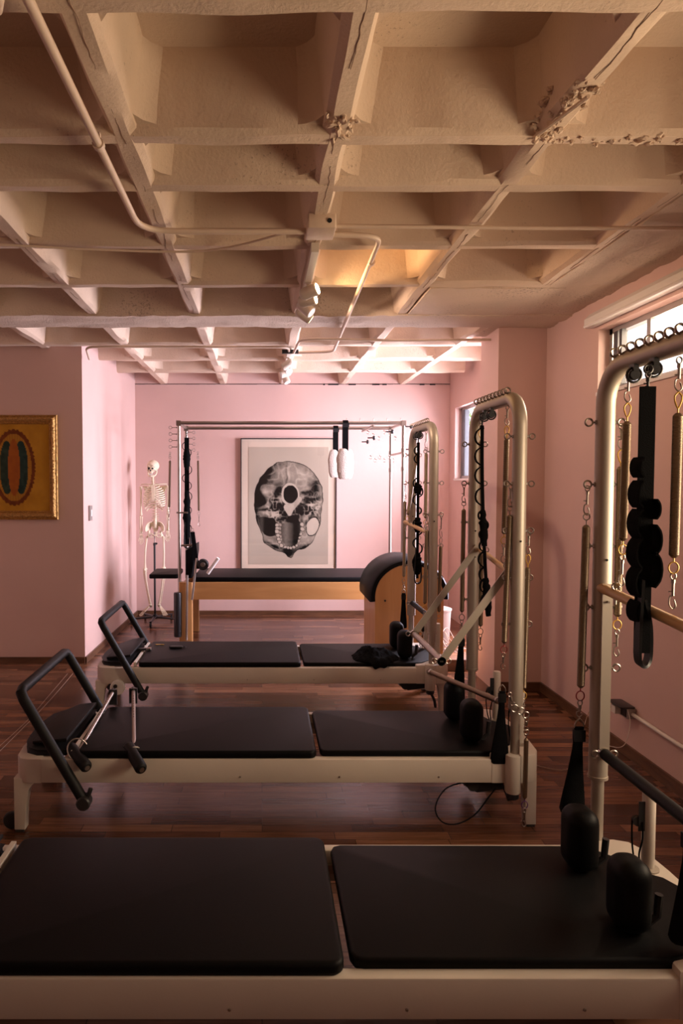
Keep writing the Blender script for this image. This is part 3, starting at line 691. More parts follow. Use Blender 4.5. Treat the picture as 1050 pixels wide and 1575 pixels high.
# bracket on the farthest frame behind them
t = thing('frame_bracket', 'round pale clamp under the left end of the farthest reformer', 'bracket', at(175,1063,Y=4.70))
p0 = at(181, 1057, Y=4.66)
build('clamp_ring', MB().lathe([(.02, -.02), (.045, -.02), (.05, -.015), (.05, .015), (.045, .02), (.02, .02)], p0, 20, 'y'), M['white'], t)
build('clamp_screw', MB().lathe([(.0, -.03), (.012, -.03), (.014, -.02), (.014, .0)], p0+V(-.012,0,.012), 12, 'y'), M['plastic'], t)

# ------------------------------------------------------------------ trapeze table (cadillac) at the back
def cadillac():
    xl, xr = -.805, 1.365; yf, yb = 6.78, 7.44; zt = 2.165; padx0, padx1 = -.67, 1.33
    t = thing('trapeze_table', 'honey wood trapeze table with chrome canopy frame and black mattress', 'exercise table', (.28, 7.1, 0))
    P = lambda n, mb, m, parent=t, **k: build(n, mb, m, parent, **k)
    for y in (yf-.02, yb+.0): P('side_rail', MB().box(xl+.10, xr-.02, y-.018, y+.018, .455, .625), M['maple'], flat=True)
    for x in (xl+.06, xr-.06): P('end_rail', MB().box(x-.018, x+.018, yf, yb, .455, .625), M['maple'], flat=True)
    for x in (xl+.065, xr-.065):
        for y in (yf-.02, yb): P('leg', MB().prism(rrect(x-.065, x+.065, y-.035, y+.035, .01, 3), 0, .625), M['mapleV'])
    P('mattress', MB().prism(rrect(padx0, padx1, yf-.03, yb+.02, .03, 5), .625, .672, 'z', .012, 3), M['vinyl'])
    P('slide_out_pad', MB().prism(rrect(-1.10, -.82, yf-.02, yf+.45, .02, 4), .655, .698, 'z', .01, 3), M['vinyl'])
    # canopy
    for y in (yf, yb):
        for x in (xl, xr):
            u = P('canopy_post', MB().tube([V(x, y, .40 if x < 0 else .6), V(x, y, zt)], .0165, 16), M['chrome'])
            if x > 0:
                for z in (1.90, 1.72): P('post_collar', MB().tube([V(x, y, z-.02), V(x, y, z+.02)], .021, 14), M['steel'], u)
        P('top_rail', MB().tube([V(xl, y, zt), V(xr, y, zt)], .0165, 16), M['chrome'])
        P('corner_fitting', MB().box(xl-.022, xl+.022, y-.022, y+.022, zt-.03, zt+.022).box(xr-.022, xr+.022, y-.022, y+.022, zt-.03, zt+.022), M['steel'], flat=True)
    for x in (xl, xr): P('cross_rail', MB().tube([V(x, yf, zt), V(x, yb, zt)], .015, 14), M['chrome'])
    P('sliding_bar', MB().tube([V(xr, yf, 1.88), V(xr, yb, 1.88)], .012, 12), M['chrome'])
    P('sliding_bar', MB().tube([V(xr-.30, yf-.01, zt-.03), V(xr-.30, yb+.01, zt-.03)], .012, 12), M['chrome'])
    for p in ((xr+.06, yf, 2.13), (xr+.07, yf, 1.91), (xr-.30, yf-.02, 2.02), (xr-.26, yb, 2.02), (xr-.12, yf, 2.08)):
        k = MB().lathe([(.005, 0), (.022, .004), (.022, .018), (.012, .026)], V(p[0], p[1], p[2]), 12, 'x').tube([V(p[0]-.05, p[1], p[2]), V(p[0], p[1], p[2])], .006, 8)
        P('locking_knob', k, M['plastic'])
    for y in (yf, yb):
        for k in range(4):
            for sx in ((-1,) if y == yf else (1,)):
                e = MB(); eyebolt(e, (xl+sx*.016, y, 2.12-.062*k), (sx, 0, 0), R=.015, r=.003, stem=.05); P('eyebolt', e, M['steel'])
    for i in range(5):
        e = MB(); eyebolt(e, (xr-.55+.13*i, yf, zt+.01), (0, 0, 1), (1, 0, 0), R=.010, r=.0026, stem=.015); P('rail_eyebolt', e, M['steel'])
    for i in range(6):
        e = MB(); eyebolt(e, (xr-.30+.045*i, yf+.1, 1.86-.03*(i % 2)), (0, -.3, -1), (0,1,0), R=.014, r=.003, stem=.012); P('slider_eyebolt', e, M['steel'])
        e = MB(); eyebolt(e, (xr-.32+.055*i, yf+.2, 2.11-.03*(i % 3)), (.3, -.3, -1), (0,1,0), R=.014, r=.003, stem=.012); P('slider_eyebolt', e, M['steel'])
    # left end: black spring tube, chrome uprights, push bar and padded board
    P('spring_tube', MB().lathe([(.0, .10), (.036, .10), (.038, .11), (.038, .515), (.034, .53), (0, .53)], (xl-.01, yf-.075, 0), 20), M['plastic'])
    P('chrome_guide_rod', MB().tube([V(xl+.075, yf-.09, .07), V(xl+.085, yf-.09, .70)], .011, 12), M['chrome'])
    P('chrome_guide_rod', MB().tube([V(xl+.13, yf-.09, .46), V(xl+.175, yf-.07, .86)], .011, 12), M['chrome'])
    bd = MB(); bd.prism([(xl+.06, .66), (xl+.12, .66), (xl+.155, .90), (xl+.155, .98), (xl+.06, .93)], yf-.02, yf+.42, 'y', .008, 2); P('padded_board', bd, M['vinyl'])
    hb = MB(); hb.lathe([(.0, -.03), (.045, -.03), (.055, -.015), (.055, .015), (.045, .03), (0, .03)], (xl+.235, yf-.06, .80), 20, 'y'); P('pulley_wheel', hb, M['dark'])
    P('pulley_hub', MB().lathe([(.0, -.036), (.020, -.036), (.024, -.03)], (xl+.235, yf-.06, .80), 16, 'y').torus((xl+.235, yf-.06, .80), .05, .006, (0,1,0), 20, 6), M['chrome'])
    P('white_grip', MB().tube([V(xl+.28, yf-.08, .715), V(xl+.385, yf-.10, .865)], .018, 12), M['white'])
    P('cross_bar', MB().tube([V(xl-.02, yf-.05, 1.30), V(xl+.09, yf-.05, 1.30)], .008, 10).tube([V(xl+.02, yf-.03, .98), V(xl+.15, yf-.03, .985)], .010, 10), M['steel'])
    for z in (.49, .16): P('tube_clamp', MB().box(xl-.05, xl+.035, yf-.04, yf-.015, z-.01, z+.01), M['dark'], flat=True)
    return xl, xr, yf, yb, zt
xl, xr, yf, yb, zt = cadillac()
G2 = 'springs on the trapeze table'
spring('dark spring hanging outside the left post of the trapeze table', V(xl-.085, yf, 1.885), V(xl-.10, yf, 1.22), R=.012, hook_top=.05, ring_bot='steel', hook_bot=.08, group=G2)
spring('pale spring hanging inside the left posts of the trapeze table', V(xl+.125, yb-.02, 1.915), V(xl+.135, yb-.02, 1.12), R=.012, hook_top=.06, ring_bot='steel', hook_bot=.12, group=G2)
def cuff(label, x, y, ztop, zs, zb, tw):
    t = thing('fleece_cuff', label, 'cuff', (x, y, ztop), 'fleece cuffs hung on the canopy')
    s = MB(); s.ribbon([V(x, y-.03, zs), V(x, y-.03, ztop-.01), V(x, y, ztop+.008), V(x, y+.03, ztop-.01), V(x, y+.03, zs)], V(.052, 0, 0), .006); build('strap', s, M['fabric'], t)
    b = MB(); b.ribbon([V(x, y-.034, ztop-.06), V(x+.003, y-.036, ztop-.02)], V(.062, 0, 0), .012); build('buckle', b, M['plastic'], t)
    f = MB(); cz = (zs+zb)/2+.01; hh = (zs-zb)/2+.03
    for sx, sy in ((-1, -.022), (1, .022)):
        n, m = 18, 14; vs = []
        for i in range(m+1):
            t_ = PI*i/m; zz = cz+hh*math.cos(t_); wd = (abs(math.sin(t_))**.45)
            for k in range(n):
                a = 2*PI*k/n; jt = 1+.16*mnoise.noise(V(math.cos(a)*2+sx, math.sin(a)*2, zz*14))
                vs.append(V(x+sx*.020+tw*wd*math.cos(a)*jt, y+sy+.024*wd*math.sin(a)*jt, zz))
        f.add(vs, [(i*n+k, (i+1)*n+k, (i+1)*n+(k+1) % n, i*n+(k+1) % n) for i in range(m) for k in range(n)])
    build('fleece_loop', f, M['whitefur'], t, sharp=180)
cuff('left white fleece cuff on a black strap, lower of the pair', at(516,660,Y=yb).x, yb, zt+.016, 1.90, 1.66, .060)
cuff('right white fleece cuff on a black strap, hung from the front rail', at(531,650,Y=yf).x, yf, zt+.016, 1.88, 1.64, .066)
scallop_strap('bunched black straps hanging inside the left posts of the trapeze table', V(xl+.065, yf+.1, 2.08), 1.05, w_=.045, y_w=.03,
    loops=[(.08,-1,.03), (.14,1,.03), (.3,1,.035), (.38,-1,.03), (.45,1,.03), (.55,1,.035), (.68,1,.03), (.75,-1,.025), (.85,1,.03)], bulk=[(.1,.3,.03), (.5,.95,.03)])
t = thing('foot_strap', 'black strap slanting down to the pulley at the table head', 'strap', at(296,820,Y=yf-.05))
build('webbing', MB().ribbon([at(296,818,Y=yf-.05), at(300,850,Y=yf-.05), at(304,875,Y=yf-.06)], V(.040,0,0), .02), M['fabric'], t)
build('strap_hook', MB().torus(at(296,815,Y=yf-.05), .014, .003), M['steel'], t)

# ------------------------------------------------------------------ padded half-barrel
t = thing('ladder_barrel', 'tall wooden barrel with curved black padded top at the table foot', 'barrel', (1.22, 6.1, 0))
cx, cz, R = 1.225, .640, .285; y0, y1 = 5.78, 6.40
for y, yy in ((y0, y0+.025), (y1-.025, y1)):
    P_ = [(cx+R, .0), (cx+R, cz)] + [(cx+R*math.cos(math.radians(a)), cz+R*.95*math.sin(math.radians(a))) for a in range(10, 180, 10)] + [(cx-R, cz), (cx-R, 0)]
    build('side_panel', MB().prism(P_[::-1], y, yy, 'y'), M['mapleV'], t)
build('end_panel', MB().box(cx-R, cx-R+.02, y0+.025, y1-.025, .02, cz-.02), M['mapleV'], t, flat=True)
build('end_panel', MB().box(cx+R-.02, cx+R, y0+.025, y1-.025, .02, cz-.02), M['mapleV'], t, flat=True)
pm = MB(); vs = []; sec = [(R+.002, y0-.004), (R+.034, y0-.004), (R+.046, y0+.012), (R+.046, y1-.012), (R+.034, y1+.004), (R+.002, y1+.004)]
A_ = [188-8*k for k in range(25)]
for a in A_:
    for rr, yy in sec: vs.append((cx+rr*math.cos(math.radians(a)), yy, cz+rr*.95*math.sin(math.radians(a))))
m_ = 6; pm.add(vs, [(i*m_+k, i*m_+(k+1) % m_, (i+1)*m_+(k+1) % m_, (i+1)*m_+k) for i in range(len(A_)-1) for k in range(m_)]+[tuple(range(m_)), tuple((len(A_)-1)*m_+k for k in range(m_))])
build('curved_pad', pm, M['vinyl'], t)
build('panel_screw', MB().lathe([(0, -.004), (.008, -.004), (.009, 0)], at(592,924,Y=y0), 10, 'y'), M['dark'], t)

# ------------------------------------------------------------------ skeleton on its stand
def skeleton():
    Yk = 7.86; X0 = at(238, 900, Y=Yk).x; k = .00128
    t = thing('anatomical_skeleton', 'full-size ivory model skeleton hanging on a wheeled black stand', 'skeleton', (X0, Yk, 0))
    def q(x, y, dy=0): return V(X0+(x-225)*k, Yk+dy, .085+(1440-y)*k)
    B = lambda n, mb, p=t: build(n, mb, M['bone'], p, sharp=70)
    def bone(mb, a, b, r, e=1.7, n=9):
        a, b = Vector(a), Vector(b); mb.tube([a, a+(b-a)*.04, a+(b-a)*.14, a+(b-a)*.5, a+(b-a)*.86, a+(b-a)*.96, b], [r*.6, r*e, r*1.15, r*.85, r*1.1, r*e, r*.6], n)
    # skull: cranium, brow, cheek bones, jaw, then dark sockets
    h = MB(); c = q(212, 128); Rz = Matrix.Rotation(math.radians(-18), 3, 'Z')
    vs = []; n, m = 26, 18
    h.ball(c+V(.004, .012, .012), .066, .080, .066, 20, 14, Rz)
    h.ball(c+V(-.004, -.035, -.020), .050, .040, .045, 16, 10, Rz)
    for sx in (-1, 1):
        h.ball(c+V(sx*.036-.006, -.045, -.035), .016, .022, .012, 10, 6)
        h.tube(smooth([c+V(sx*.048, .0, -.035), c+V(sx*.050-.004, -.02, -.040), c+V(sx*.036-.006, -.05, -.038)], 4), .006, 7)
        h.tube(smooth([c+V(sx*.006-.008, -.074, -.004), c+V(sx*.024-.008, -.074, .006), c+V(sx*.042-.006, -.058, -.004)], 4), .008, 7)
    h.ball(c+V(-.008, -.060, -.062), .024, .022, .022, 12, 8)
    sk = B('skull', h)
    j = MB()
    for sx in (-1, 1): j.tube(smooth([c+V(sx*.046, .0, -.045), c+V(sx*.044-.002, -.012, -.078), c+V(sx*.032-.005, -.045, -.100), c+V(-.008, -.070, -.108)], 5), [.009]*16, 8)
    j.ball(c+V(-.008, -.066, -.104), .016, .012, .012, 10, 6)
    B('jaw', j, sk)
    s = MB()
    for sx in (-1, 1): s.ball(c+V(sx*.020-.010, -.066, -.020), .0135, .014, .0125, 12, 8)
    s.ball(c+V(-.010, -.080, -.043), .007, .010, .010, 8, 6)
    build('eye_sockets', s, M['gap'], sk)
    te = MB()
    for i in range(8): te.box(c.x-.008-.018+.0048*i, c.x-.008-.014+.0048*i, c.y-.086, c.y-.078, c.z-.092, c.z-.078)
    build('teeth', te, M['white'], sk, flat=True)
    # spine
    spn = MB()
    path = smooth([q(212, 205, .02), q(212, 260, .02), q(222, 340, .05), q(228, 440, .05), q(232, 540, .02), q(232, 610, .0), q(230, 660, .02)], 8)
    for i in range(0, len(path), 2):
        p = path[i]; r_ = .011+.011*i/len(path)
        spn.lathe([(r_*.5, -.010), (r_, -.009), (r_*.86, 0), (r_, .009), (r_*.5, .010)], p, 10)
        spn.tube([p-V(r_*2.1, 0, 0), p+V(r_*2.1, 0, 0)], .004, 6); spn.tube([p, p+V(0, .035, -.01)], .0045, 6)
    spn.tube(path, .006, 6); B('spine', spn)
    # ribs
    rc = MB()
    for i in range(12):
        f_ = i/11; wd = [.058, .082, .098, .108, .114, .118, .120, .122, .122, .118, .105, .085][i]
        zc = q(0, 285+i*18).z; xc = q(226, 0).x; dp = [.05, .07, .085, .095, .10, .105, .105, .105, .10, .09, .08, .07][i]
        for sx in (-1, 1):
            end = 100 if i < 7 else (88-6*(i-7) if i < 10 else 30)
            P2 = []
            for j_ in range(13):
                a = math.radians(-80+ (end+70)*j_/12 if i < 10 else -80+(end+60)*j_/12)
                P2.append(V(xc+sx*wd*math.cos(a), Yk+.01-dp*math.sin(a)-.0, zc+.012-.055*(j_/12)+(.030 if j_ > 10 and 4 < i < 10 else 0)))
            rc.tube(P2, [.0048]*13, 6, squash=(1.5, .8))
    B('rib_cage', rc)
    st = MB(); st.prism([(q(226,0).x-.014, q(0,420).z), (q(226,0).x+.014, q(0,420).z), (q(226,0).x+.018, q(0,300).z), (q(226,0).x+.026, q(0,285).z), (q(226,0).x-.026, q(0,285).z), (q(226,0).x-.018, q(0,300).z)], Yk-.098, Yk-.088, 'y'); B('sternum', st)
    for sx, S_, E_, Wr, Hd in ((-1, (108,298), (108,560), (108,715), (112,800)), (1, (345,292), (345,545), (342,690), (345,790))):
        cl = MB(); cl.tube(smooth([q(226+sx*16, 288, -.07), q(226+sx*60, 280, -.05), q(S_[0]-sx*6, S_[1]-14, -.02)], 5), .0058, 8); B('clavicle', cl)
        sc_ = MB(); a = q(S_[0]-sx*12, S_[1], .05); b = q(S_[0]-sx*80, S_[1]+10, .09); c2 = q(S_[0]-sx*55, S_[1]+110, .09)
        sc_.add([a, b, c2, a+V(0,.008,0), b+V(0,.008,0), c2+V(0,.008,0)], [(0,1,2),(3,4,5),(0,1,4,3),(1,2,5,4),(2,0,3,5)]); sc_.tube([a, b], .006, 6); B('shoulder_blade', sc_)
        um = MB(); bone(um, q(*S_), q(*E_), .0105); B('upper_arm_bone', um)
        fo = MB(); bone(fo, q(E_[0]-sx*8, E_[1]+4), q(Wr[0]-sx*6, Wr[1]), .0065); bone(fo, q(E_[0]+sx*7, E_[1]), q(Wr[0]+sx*7, Wr[1], -.01), .0065); B('forearm_bones', fo)
        hd = MB()
        for i in range(6): hd.ball(q(Wr[0]-8+(i % 3)*8, Wr[1]+9+9*(i//3)), .0075, n=8, m=5)
        for i in range(5):
            a = q(Wr[0]-13+6.5*i, Wr[1]+24); L2 = [38, 58, 64, 58, 48][i if sx < 0 else 4-i] if True else 50
            dx = (i-2)*2.2; P3 = [a, q(Wr[0]-13+6.5*i+dx, Wr[1]+24+L2*.5), q(Wr[0]-13+6.5*i+dx*1.3, Wr[1]+24+L2*.8, -.008), q(Wr[0]-13+6.5*i+dx*1.5, Wr[1]+24+L2*1.15, -.018)]
            for u_, v_ in zip(P3, P3[1:]): bone(hd, u_, v_, .0036, 1.5, 6)
        B('hand_bones', hd)
    # pelvis
    pv = MB()
    for sx in (-1, 1):
        n = 9; vs = []; c = q(230, 0)
        for j_ in range(6):
            for i in range(n+1):
                f_ = i/n; g_ = j_/5; ang = math.radians(-25+140*f_); R_ = .028+.062*g_
                vs.append(V(X0+.008+sx*(.036+R_*math.cos(ang)*.78), Yk+.035-.085*g_*(1-f_*.55)+.01, q(0,672).z+R_*math.sin(ang)*.86))
        idx = [(j_*(n+1)+i, j_*(n+1)+i+1, (j_+1)*(n+1)+i+1, (j_+1)*(n+1)+i) for j_ in range(5) for i in range(n)]
        nn = len(vs); pv.add(vs+[p+V(0, .007, 0) for p in vs], idx+[tuple(nn+a for a in f) for f in idx]+[(i, i+1, nn+i+1, nn+i) for i in range(5*(n+1), 5*(n+1)+n)])
        pv.tube([vs[5*(n+1)+i] for i in range(n+1)], .006, 7)
        pv.torus(V(X0+.008+sx*.045, Yk-.025, q(0,730).z), .021, .007, (0,1,0), 14, 7, 1.25); pv.tube([V(X0+.008+sx*.066, Yk-.01, q(0,690).z), V(X0+.008+sx*.070, Yk-.02, q(0,725).z)], .013, 8)
        pv.tube([V(X0+.008+sx*.02, Yk-.035, q(0,722).z), V(X0+.008, Yk-.04, q(0,730).z)], .007, 7)
    pv.tube([q(230, 640, .03), q(230, 670, .04), q(230, 710, .045), q(230, 730, .035)], [.034, .032, .018, .008], 12, squash=(.45, 1)); B('pelvis', pv)
    for sx, H_, K_, A2, T_ in ((-1, (158,742), (140,1030), (185,1335), (100,1432)), (1, (304,742), (304,1020), (262,1335), (330,1430))):
        fe = MB(); a = q(*H_); b = q(*K_); fe.ball(a+V(-sx*.022, 0, .016), .018, n=12, m=8); fe.tube([a+V(-sx*.022, 0, .014), a], .010, 8)
        mid = (a+b)/2+V(sx*.006, -.012, 0); fe.tube(smooth([a, mid, b], 6), [.015, .0125]+[.0105]*9+[.013, .018], 10); fe.ball(b, .026, .022, .018, 12, 8); B('thigh_bone', fe)
        sh = MB(); a = q(K_[0], K_[1]+18); b = q(*A2); sh.ball(a, .024, .02, .012, 12, 7); sh.tube(smooth([a, (a+b)/2+V(sx*.004,0,0), b], 5), [.017, .012]+[.0088]*7+[.010, .013], 9)
        sh.tube([a+V(sx*.022, .012, -.01), b+V(sx*.018, .008, .0)], .005, 7); B('shin_bones', sh)
        kc = MB(); kc.ball(q(K_[0], K_[1]+6, -.026), .014, .008, .015, 10, 6); B('kneecap', kc)
        ft = MB(); a = q(A2[0], A2[1]+12); e = q(*T_, -.07); ft.ball(a, .02, .022, .016, 10, 6); ft.ball(a+V(0, .03, -.018), .018, .024, .016, 10, 6)
        d = e-a; side = V(d.y, -d.x, 0).normalized() if abs(d.y)+abs(d.x) > .01 else V(1,0,0)
        for i in range(5):
            o = side*(i-2)*.011; bone(ft, a+d*.15+o*.5, a+d*.62+o*1.2, .0055, 1.4, 7); bone(ft, a+d*.64+o*1.25, a+d*.84+o*1.4-V(0,0,.004), .0042, 1.4, 6); bone(ft, a+d*.85+o*1.4-V(0,0,.004), a+d*(1.0-.03*abs(i-2))+o*1.5-V(0,0,.006), .0040, 1.4, 6)
        B('foot_bones', ft)
    # stand
    st = MB().tube([V(X0, Yk+.0, .08), V(X0, Yk, q(0,800).z)], .0115, 14); build('stand_pole', st, M['dark'], t)
    build('upper_rod', MB().tube([V(X0, Yk, q(0,800).z-.02), V(X0, Yk+.005, q(0,700).z)], .006, 10), M['steel'], t)
    build('height_knob', MB().tube([V(X0, Yk, q(0,803).z), V(X0+.032, Yk, q(0,803).z)], [.014, .010], 12).tube([V(X0,Yk,q(0,820).z), V(X0,Yk,q(0,796).z)], .016, 12), M['plastic'], t)
    build('stand_hub', MB().lathe([(.0, .05), (.032, .05), (.034, .07), (.022, .10), (.0, .105)], (X0, Yk, 0), 16), M['plastic'], t)
    for a in (-92, -20, 52, 124, 196):
        a = math.radians(a); d = V(math.cos(a), math.sin(a), 0); L3 = .27
        f = build('stand_foot', MB().tube([V(X0, Yk, .068)+d*.02, V(X0, Yk, .060)+d*L3], [.017, .012], 10, squash=(.8, 1.2)), M['plastic'], t)
        e = V(X0, Yk, 0)+d*(L3-.01)
        build('caster', MB().lathe([(.004, -.010), (.024, -.010), (.026, 0), (.024, .010), (.004, .010)], e+V(0,0,.026), 14, 'x').tube([e+V(0,0,.03), e+V(0,0,.065)], .007, 8), M['rubber'], f)
    return t
skeleton()

# ------------------------------------------------------------------ framed pictures
def inked(name, x0, x1, z0, z1, y, nx, nz, fn, m, parent, relief=None):
    """flat printed sheet: a grid whose ink is drawn by fn(u, v) -> rgb, u right, v down, 0..1"""
    us, vs_ = np.meshgrid((np.arange(nx+1))/nx, (np.arange(nz+1))/nz)
    col = fn(us, vs_).reshape(-1, 3)
    org = base_of(parent)
    xs_ = x0+(x1-x0)*us; zs_ = z1-(z1-z0)*vs_
    V_ = np.stack([xs_-org.x, np.full_like(xs_, y-org.y), zs_-org.z], -1).reshape(-1, 3)
    me = bpy.data.meshes.new(name)
    fs = [(j*(nx+1)+i, (j+1)*(nx+1)+i, (j+1)*(nx+1)+i+1, j*(nx+1)+i+1) for j in range(nz) for i in range(nx)]
    me.from_pydata(V_.tolist(), [], fs); me.materials.append(m)
    ca = me.color_attributes.new('ink', 'FLOAT_COLOR', 'POINT')
    ca.data.foreach_set('color', np.concatenate([col, np.ones((len(col), 1))], 1).astype(np.float32).ravel())
    o = bpy.data.objects.new(name, me); C.objects.link(o); o.parent = parent; return o
def vnoise(x, y, s, seed=0):
    """smooth value noise on arrays"""
    x = x*s; y = y*s; xi = np.floor(x).astype(int); yi = np.floor(y).astype(int); fx = x-xi; fy = y-yi
    fx = fx*fx*(3-2*fx); fy = fy*fy*(3-2*fy)
    h = lambda a, b: np.modf(np.abs(np.sin(a*127.1+b*311.7+seed*74.7)*43758.5453))[0]
    return (h(xi,yi)*(1-fx)+h(xi+1,yi)*fx)*(1-fy)+(h(xi,yi+1)*(1-fx)+h(xi+1,yi+1)*fx)*fy
def inpoly(x, y, P):
    r = np.zeros(x.shape, bool); n = len(P)
    for i in range(n):
        x1, y1 = P[i-1]; x2, y2 = P[i]
        c = ((y1 > y) != (y2 > y)) & (x < (x2-x1)*(y-y1)/((y2-y1) if y2 != y1 else 1e-9)+x1); r ^= c
    return r
def skull_print(u, v):
    # sheet spans crop pixels x 85..945, y 120..1385
    x = 85+860*u; y = 120+1265*v
    wx = x+14*(vnoise(x, y, .02, 3)-.5); wy = y+14*(vnoise(x, y, .02, 4)-.5)
    fine = vnoise(x, y, .09, 1)*.5+vnoise(x, y, .18, 2)*.5
    paper = .60-.10*vnoise(x, y, .004, 8)
    def sm(P, k=6): return [(p.x, p.y) for p in smooth([V(a, b, 0) for a, b in P], k)]
    out = sm([(520,272),(640,290),(745,350),(830,450),(880,570),(888,690),(872,800),(870,900),(845,1000),(805,1085),(770,1160),(690,1215),(600,1235),(545,1322),(475,1268),(400,1240),(300,1190),(248,1130),(232,1060),(182,950),(155,800),(150,650),(180,520),(250,400),(350,310),(430,280),(520,272)])
    ins = inpoly(wx, wy, out)
    t = .27+.20*(vnoise(x, y, .012, 5)-.5)+.16*(fine-.5)+.10*(vnoise(wx, wy, .03, 21)-.5)
    def G_(cx, cy, sx, sy, a, rot=0):
        nonlocal t
        c, s = math.cos(math.radians(rot)), math.sin(math.radians(rot)); dx = wx-cx; dy = wy-cy
        p, q_ = dx*c+dy*s, -dx*s+dy*c; t = t+a*np.exp(-(p/sx)**2-(q_/sy)**2)
    # broad modelling of the drawing: dark left rim, pale dome, dark hollows
    t = t*.82+.10*np.exp(-((x-560)/170)**2-((y-400)/150)**2)+.14*np.exp(-((x-830)/60)**2-((y-700)/260)**2); G_(190,560,70,260,-.34,12); G_(300,380,120,70,-.22,-35); G_(430,420,70,110,.14,20); G_(640,420,170,110,.14,10); G_(520,420,14,110,.16); G_(497,420,9,100,-.22)
    G_(330,590,60,110,.16,-50); G_(260,600,60,30,.22,-120); G_(395,600,38,110,-.32,20); G_(680,560,40,90,.06,10); G_(800,560,60,110,-.30,18); G_(690,610,60,22,-.2,0); G_(760,680,110,26,-.26,-8)
    G_(860,600,18,120,.15,-8); G_(230,700,46,60,-.32); G_(300,745,110,30,.30,-18); G_(300,830,110,26,.36,8); G_(250,790,60,14,-.25,-10); G_(400,760,60,60,-.26); G_(660,780,70,42,-.34,-50)
    G_(470,820,40,90,-.30,-20); G_(620,700,90,22,.24,-50); G_(770,810,90,30,-.16,0); G_(780,750,90,24,.10); G_(700,900,60,30,-.12); G_(800,1120,60,60,.22); G_(700,1110,60,90,.26)
    G_(320,1130,90,26,.20,25); G_(380,1190,120,18,-.25,20); G_(700,1195,80,18,-.30,-22); G_(515,1260,40,50,-.24)
    # bony threads: ridged noise round the base of the skull
    rg = 1-np.abs(2*vnoise(wx, wy, .035, 11)-1); band = np.exp(-((y-800)/150)**2)*(np.exp(-((x-380)/110)**2)+np.exp(-((x-740)/120)**2))
    t = t+band*(rg**3-.35)*.7; rg2 = 1-np.abs(2*vnoise(wx, wy, .016, 31)-1); t = t+(rg2**4-.25)*.18
    def ell(cx, cy, rx, ry, rot=0):
        c, s = math.cos(math.radians(rot)), math.sin(math.radians(rot)); dx = wx-cx; dy = wy-cy
        return np.sqrt(((dx*c+dy*s)/rx)**2+((-dx*s+dy*c)/ry)**2)
    e = ell(532, 628, 98, 118); t = np.where(e < 1, .62+.1*(fine-.5), t)
    # pale wedge below the opening
    wed = inpoly(wx, wy, [(470,740),(640,650),(660,690),(575,800),(540,885),(505,850),(460,760)]); t = np.where(wed, .56+.12*(fine-.5)-.12*np.exp(-((wx-600)/25)**2), t)
    t = np.where(ell(535, 626, 80, 98) < 1, .018, t)
    # hollows either side, palate, tooth arcade
    t = np.where(inpoly(wx, wy, sm([(195,880),(260,868),(370,900),(385,1000),(370,1070),(320,1085),(250,1050),(205,960),(195,880)])), .035+.07*np.exp(-((x-225)/30)**2)+.02*fine, t)
    e = ell(775, 975, 72, 112, 18); t = np.where(e < 1.0, .05, t); t = np.where(e < .90, np.clip(.66-.25*(740-wx)/60*(wx < 740), .2, .66), t)
    t = np.where(inpoly(wx, wy, sm([(440,940),(520,935),(640,930),(640,1040),(620,1130),(580,1190),(500,1185),(455,1130),(435,1040),(440,940)])), .13+.10*np.exp(-((x-490)/36)**2)-.09*np.exp(-((x-600)/38)**2)+.07*(fine-.5), t)
    t = np.where(inpoly(wx, wy, [(500,870),(610,850),(640,940),(500,935)]), .03, t)
    for (tx, ty, r_) in [(395,965,20),(398,1000,21),(392,1030,20),(400,1070,20),(405,1110,20),(420,1145,20),(440,1180,21),(478,1200,16),(510,1208,16),(545,1210,16),(578,1200,16),(605,1180,14),(630,1130,14),(640,1095,14),(648,1055,16),(664,1005,22),(662,955,24)]:
        e = ell(tx, ty, r_, r_*.9); t = np.where(e < 1, .58-.32*np.abs(e-.55)*(e > .55)-.1*(fine-.5), t); t = np.where((e >= 1) & (e < 1.2), .05, t)
    for (tx, ty) in [(430,960),(428,1000),(425,1040),(432,1080),(440,1115)]:
        e = ell(tx, ty, 13, 15); t = np.where(e < 1, .42, t)
    rim = inpoly(520+(wx-520)*1.03, 760+(wy-760)*1.02, out); t = np.where(ins & ~rim, t*.55, t)
    t = (.26+(t-.26)*1.3)*.84
    t = np.where(ins, np.clip(t, .008, .60), paper)
    return np.stack([t*.80, t*.68, t*.53], -1)
px0, px1 = at(370,700,Y=8.27).x, at(518,700,Y=8.27).x; pz1 = at(400,674,Y=8.27).z; pz0 = at(400,881,Y=8.27).z
t = thing('framed_print', 'large framed grey print of a skull seen from below on the back wall', 'picture', ((px0+px1)/2, 8.30, pz0))
fr = MB(); b_ = .010
for a in ((px0, px1, pz0, pz0+b_), (px0, px1, pz1-b_, pz1), (px0, px0+b_, pz0, pz1), (px1-b_, px1, pz0, pz1)): fr.box(a[0], a[1], 8.275, 8.318, a[2], a[3])
build('frame', fr, M['dark'], t, flat=True)
M['mountboard'] = mat('cream_mount_board', (.66, .54, .42), .7)
build('mount', MB().box(px0+b_, px1-b_, 8.300, 8.312, pz0+b_, pz1-b_), M['mountboard'], t, flat=True)
inked('print', at(382,700,Y=8.29).x, at(505,700,Y=8.29).x, at(400,868,Y=8.29).z, at(400,687.5,Y=8.29).z, 8.297, 172, 250, skull_print, attr_mat('printed_ink', .6), t)
build('glazing', MB().box(px0+b_, px1-b_, 8.284, 8.286, pz0+b_, pz1-b_), M['glass'], t, flat=True)

